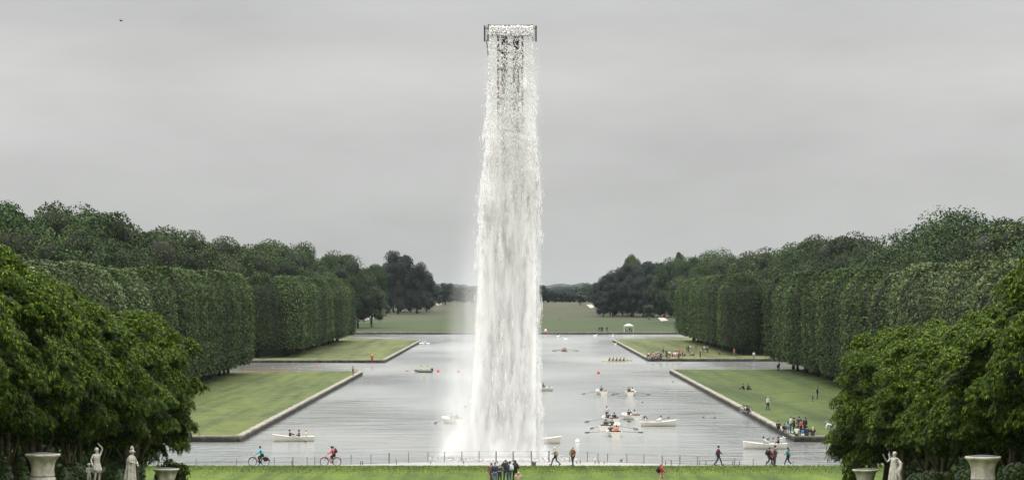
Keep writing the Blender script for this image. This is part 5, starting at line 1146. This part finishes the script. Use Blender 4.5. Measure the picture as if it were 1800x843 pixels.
for s in (-2.05, 2.05): rl.box((s, .9, ZT+.12), (.16, .16, .5))
rl.build('railing', M_STEEL, tower)
for s in (-1, 1):
    f_ = MB()
    for q in (0, .45): f_.box((s*(2.45-q*.0), -.4+q, tz(58)), (.13, .07, 1.5))
    for j in range(9): f_.tube([(s*2.45, -.4, tz(70)+j*.165), (s*2.05, -.4, tz(70)+j*.165+.06)], .022, 4)
    f_.box((s*2.12, -.4, tz(66)), (.12, .07, .6)); f_.box((s*2.28, .3, tz(48)), (.5, .1, .08)); f_.build('side_frame', M_STEEL, tower)
MB().tube([(tx(855)-T0.x, -.5, tz(70)), (tx(858)-T0.x, -.5, tz(98))], .045, 5).build('hanging_rod', M_STEEL, tower)

def watermesh(name):
    m, n, l, b = newmat(name); b.inputs['Base Color'].default_value = (.92, .91, .89, 1); b.inputs['Roughness'].default_value = .35; b.inputs['Specular IOR Level'].default_value = .4
    b.inputs['Subsurface Weight'].default_value = 0
    tr = n.new('ShaderNodeBsdfTranslucent'); tr.inputs[0].default_value = (.95, .94, .92, 1); ms = n.new('ShaderNodeMixShader'); ms.inputs[0].default_value = .55
    l.new(b.outputs[0], ms.inputs[1]); l.new(tr.outputs[0], ms.inputs[2]); l.new(ms.outputs[0], n['Material Output'].inputs[0]); return m, n, l, ms
M_DROP, *_ = watermesh('white_water')
M_SOFT, n_, l_, ms_ = watermesh('soft_white_water')
tp = n_.new('ShaderNodeBsdfTransparent'); m2 = n_.new('ShaderNodeMixShader'); lw = n_.new('ShaderNodeLayerWeight'); lw.inputs[0].default_value = .35
mr_ = n_.new('ShaderNodeMapRange'); mr_.inputs[3].default_value = .50; mr_.inputs[4].default_value = 1.0; l_.new(lw.outputs['Facing'], mr_.inputs[0])
l_.new(mr_.outputs[0], m2.inputs[0]); l_.new(ms_.outputs[0], m2.inputs[1]); l_.new(tp.outputs[0], m2.inputs[2]); l_.new(m2.outputs[0], n_['Material Output'].inputs[0])
OCT = np.array([(1, 0, 0), (-1, 0, 0), (0, 1, 0), (0, -1, 0), (0, 0, 1), (0, 0, -1)], float); OF = np.array([(0, 2, 4), (2, 1, 4), (1, 3, 4), (3, 0, 4), (2, 0, 5), (1, 2, 5), (3, 1, 5), (0, 3, 5)])
def blobs(Pn, Rv):
    V = Pn[:, None, :]+OCT[None]*Rv[:, None, :]; Q = (OF[None]+6*np.arange(len(Pn))[:, None, None]).reshape(-1, 3); return V.reshape(-1, 3), Q
rng = np.random.default_rng(42); ctr = tx(898)
def xl(t): return np.interp(t, [0, .05, .2, .35, .5, .7, .9, 1], [tx(860), tx(859), tx(857), tx(852), tx(847), tx(845), tx(843), tx(840)])
def xr(t): return np.interp(t, [0, .05, .2, .35, .5, .7, .9, 1], [tx(937), tx(938), tx(941), tx(944), tx(945), tx(945), tx(945), tx(944)])
PD, RD = [], []
def drops(n, t0, t1, wx, wz, front=.5, pw=1., xc=None, xs_=None):
    t = t0+(t1-t0)*rng.random(n)**pw; u = rng.random(n); X = xl(t)+(xr(t)-xl(t))*u
    if xc is not None: X = xc+rng.normal(size=n)*xs_
    Y = TD-.3-1.0*np.clip(t*12, 0, 1)+rng.normal(size=n)*(.12+.5*t); bk = rng.random(n) > front; Y = np.where(bk, Y+rng.uniform(0, 2.6, n), Y)
    Z = (1-t)*ZT; s = rng.lognormal(0, .35, (n, 1)); PD.append(np.stack([X, Y, Z], 1)); RD.append(np.stack([np.full(n, wx), np.full(n, wx), np.full(n, wz)], 1)*s)
drops(5200, 0, .022, .04, .06, 1); drops(1700, .01, .10, .034, .05, .9); drops(2300, .04, .34, .028, .065, .8); drops(1500, .1, .45, .024, .12, .7)
drops(2200, .25, .7, .022, .32, .6); drops(2200, .4, 1, .024, .5, .6)
drops(1700, .05, .34, .026, .06, 1, xc=ctr, xs_=.75); drops(700, .2, .42, .024, .12, 1, xc=ctr, xs_=.8)
# ragged outer drops
for t0, t1, n in ((.05, .35, 260), (.3, .9, 300)):
    t = rng.uniform(t0, t1, n); sd = rng.choice([-1, 1], n); X = np.where(sd < 0, xl(t)-np.abs(rng.normal(size=n))*.28, xr(t)+np.abs(rng.normal(size=n))*.28)
    PD.append(np.stack([X, TD+rng.normal(size=n)*.6, (1-t)*ZT], 1)); RD.append(np.tile([[.03, .03, .08]], (n, 1)))
# clumps: comet shaped packets of water with trailing threads
SP, SR = [], []
for _ in range(380):
    t = .14+.86*rng.random()**.85; side = rng.random()
    u = rng.beta(.55, .55) if rng.random() < .6 else rng.random(); X = xl(t)+(xr(t)-xl(t))*u; Y = TD-.5+rng.normal()*.6+(2.2 if rng.random() < .25 else 0); Z = (1-t)*ZT
    if abs(X-tx(898)) < 1.0 and t < .5 and rng.random() < .9-1.0*t: continue
    ln = rng.uniform(1.0, 2.4)+3.4*t; wd = rng.uniform(.12, .34)*(.6+.7*t); n = int(70+110*t)
    v_ = rng.random(n)**1.5; px = X+rng.normal(size=n)*wd*(1-.75*v_)+v_*rng.normal()*.12; pz = Z+v_*ln-.25*(1-v_)*rng.random(n)
    SP.append(np.stack([px, Y+rng.normal(size=n)*wd, pz], 1)); sz = rng.uniform(.5, 1.25, (n, 1))*(1-.5*v_[:, None]); SR.append(np.array([[.055, .055, .26+.62*t]])*sz)
fw = empty('falling_water', (0, 0, 0)); bpy.data.objects.remove(fw)
Pd = np.concatenate(PD); Rd = np.concatenate(RD); Ps = np.concatenate(SP); Rs = np.concatenate(SR)
k = Pd[:, 2] > .05; V, Q = blobs(Pd[k], Rd[k]); V[:, 2] = np.maximum(V[:, 2], .01)
wm = mesh_np('falling_water', V, Q, True); tag(link('falling_water', wm, M_DROP), 'white drops and threads of water falling from the high trough', 'waterfall', kind='stuff')
k = (Ps[:, 2] > .05) & (Ps[:, 2] < ZT-1.5); V, Q = blobs(Ps[k], Rs[k]); V[:, 2] = np.maximum(V[:, 2], .01)
tag(link('falling_water', mesh_np('falling_water', V, Q, True), M_SOFT), 'soft white packets of falling water in the lower fall', 'waterfall', kind='stuff')

def mist(name, box, label, build, step=1.0):
    m, n, l, v = volmat(name+'_air', (.985, .978, .962), 0, 0); c = Vector(box[0]); dim = Vector(box[1])
    o = MB().box((0, 0, 0), dim).build(name, m, None, False, c); tag(o, label, 'mist', kind='stuff'); build(n, l, v, c, dim); m.cycles.volume_step_rate = step; return o
def mth(n, l, op, a, b=None, c=None, clamp=False):
    k = n.new('ShaderNodeMath'); k.operation = op; k.use_clamp = clamp
    for i, x in enumerate((a, b, c)):
        if x is None: continue
        if isinstance(x, (int, float)): k.inputs[i].default_value = x
        else: l.new(x, k.inputs[i])
    return k.outputs[0]
def maprange(n, l, x, a, b, c, d_, smooth=True):
    k = n.new('ShaderNodeMapRange'); k.interpolation_type = 'SMOOTHSTEP' if smooth else 'LINEAR'
    for i, q in enumerate((a, b, c, d_)):
        if isinstance(q, (int, float)): k.inputs[i+1].default_value = q
        else: l.new(q, k.inputs[i+1])
    l.new(x, k.inputs[0]); return k.outputs[0]
def core(n, l, v, c, dim):
    t = n.new('ShaderNodeTexCoord'); sp = n.new('ShaderNodeSeparateXYZ'); l.new(t.outputs['Object'], sp.inputs[0]); X, Y, Z = sp.outputs
    h01 = mth(n, l, 'MULTIPLY_ADD', Z, 1/dim.z, .5)                 # 0 at the bottom, 1 at the top
    lft = maprange(n, l, h01, 0, 1, tx(822)-c.x, tx(860)-c.x, False); rgt = tx(944)-c.x
    dl = mth(n, l, 'SUBTRACT', X, lft); dr = mth(n, l, 'SUBTRACT', rgt, X)
    e1 = maprange(n, l, dl, 0, 1.1, 0, 1); e2 = maprange(n, l, dr, 0, .35, 0, 1)
    ey = maprange(n, l, mth(n, l, 'ABSOLUTE', Y), 1.0, 2.1, 1, 0)
    nz1 = noise(n, l, 1.7, 6, mapscale=(1, 1, .2), rough=.66); pf = maprange(n, l, nz1, .41, .60, 0.16, 1)
    hp = mth(n, l, 'POWER', maprange(n, l, h01, .10, .97, 1, 0.0, False), 2.2)
    d_ = mth(n, l, 'MULTIPLY', mth(n, l, 'MULTIPLY', e1, e2), mth(n, l, 'MULTIPLY', ey, pf)); d_ = mth(n, l, 'MULTIPLY', d_, hp)
    l.new(mth(n, l, 'MULTIPLY', d_, 10.0), v.inputs['Density'])
mist('falling_spray', ((tx(893), TD-.7, ZT/2+.05), (7.2, 4.4, ZT)), 'dense white spray wrapped round the falling water', core, .6)
def veil(n, l, v, c, dim):
    t = n.new('ShaderNodeTexCoord'); sp = n.new('ShaderNodeSeparateXYZ'); l.new(t.outputs['Object'], sp.inputs[0]); X, Y, Z = sp.outputs
    h01 = mth(n, l, 'MULTIPLY_ADD', Z, 1/dim.z, .5)
    lft = maprange(n, l, h01, 0, 1, tx(745)-c.x, tx(835)-c.x, False)
    dl = mth(n, l, 'SUBTRACT', X, lft); dr = mth(n, l, 'SUBTRACT', tx(955)-c.x, X)
    e1 = maprange(n, l, dl, 0, 4.8, 0, 1); e2 = maprange(n, l, dr, 0, .8, 0, 1); ey = maprange(n, l, mth(n, l, 'ABSOLUTE', Y), .6, 2.8, 1, 0)
    pf = maprange(n, l, noise(n, l, .8, 5, mapscale=(1, 1, .12), rough=.6), .3, .7, .35, 1.1); hp = maprange(n, l, h01, .0, .9, 1, .03)
    d_ = mth(n, l, 'MULTIPLY', mth(n, l, 'MULTIPLY', e1, e2), mth(n, l, 'MULTIPLY', ey, pf)); d_ = mth(n, l, 'MULTIPLY', d_, hp)
    l.new(mth(n, l, 'MULTIPLY', d_, .48), v.inputs['Density'])
mist('drifting_mist', ((tx(850), TD-.3, 19.2), (13.5, 6.4, 38)), 'thin mist drifting to the left of the falling water', veil, 1.0)

def splash(n, l, v, c, dim):
    t = n.new('ShaderNodeTexCoord'); sp = n.new('ShaderNodeSeparateXYZ'); l.new(t.outputs['Object'], sp.inputs[0]); X, Y, Z = sp.outputs
    a = mth(n, l, 'POWER', mth(n, l, 'ABSOLUTE', mth(n, l, 'MULTIPLY', X, 1/6.2)), 2.0); b = mth(n, l, 'POWER', mth(n, l, 'ABSOLUTE', mth(n, l, 'MULTIPLY', Y, 1/3.4)), 2.0)
    q = mth(n, l, 'POWER', mth(n, l, 'MULTIPLY_ADD', Z, 1/dim.z, .5), 1.0); rr = mth(n, l, 'ADD', mth(n, l, 'ADD', a, b), q)
    f = maprange(n, l, rr, .0, 1.0, 1, 0); pf = maprange(n, l, noise(n, l, .9, 5, mapscale=(1, 1, .6), rough=.62), .36, .64, .15, 1.1)
    l.new(mth(n, l, 'MULTIPLY', mth(n, l, 'MULTIPLY', f, pf), 3.6), v.inputs['Density'])
mist('splash_cloud', ((tx(872), TD-.4, 3.1), (14, 7.2, 6.1)), 'white splash cloud boiling round the foot of the falling water', splash, 1.0)
rng = np.random.default_rng(77); n = 1800; rr = np.abs(rng.normal(size=n))*1.9+.4; a = rng.uniform(0, 2*np.pi, n)
Pf = np.stack([tx(884)+rr*1.35*np.cos(a), TD-1+rr*1.5*np.sin(a), np.full(n, .02)], 1); k = Pf[:, 1] > 299; Pf = Pf[k]
V, Q = blobs(Pf, np.stack([rng.uniform(.05, .3, len(Pf)), rng.uniform(.05, .3, len(Pf)), rng.uniform(.015, .05, len(Pf))], 1))
tag(link('foam', mesh_np('foam', V, Q, True), M_DROP), 'white foam spreading on the water round the foot of the fall', 'foam', kind='stuff')
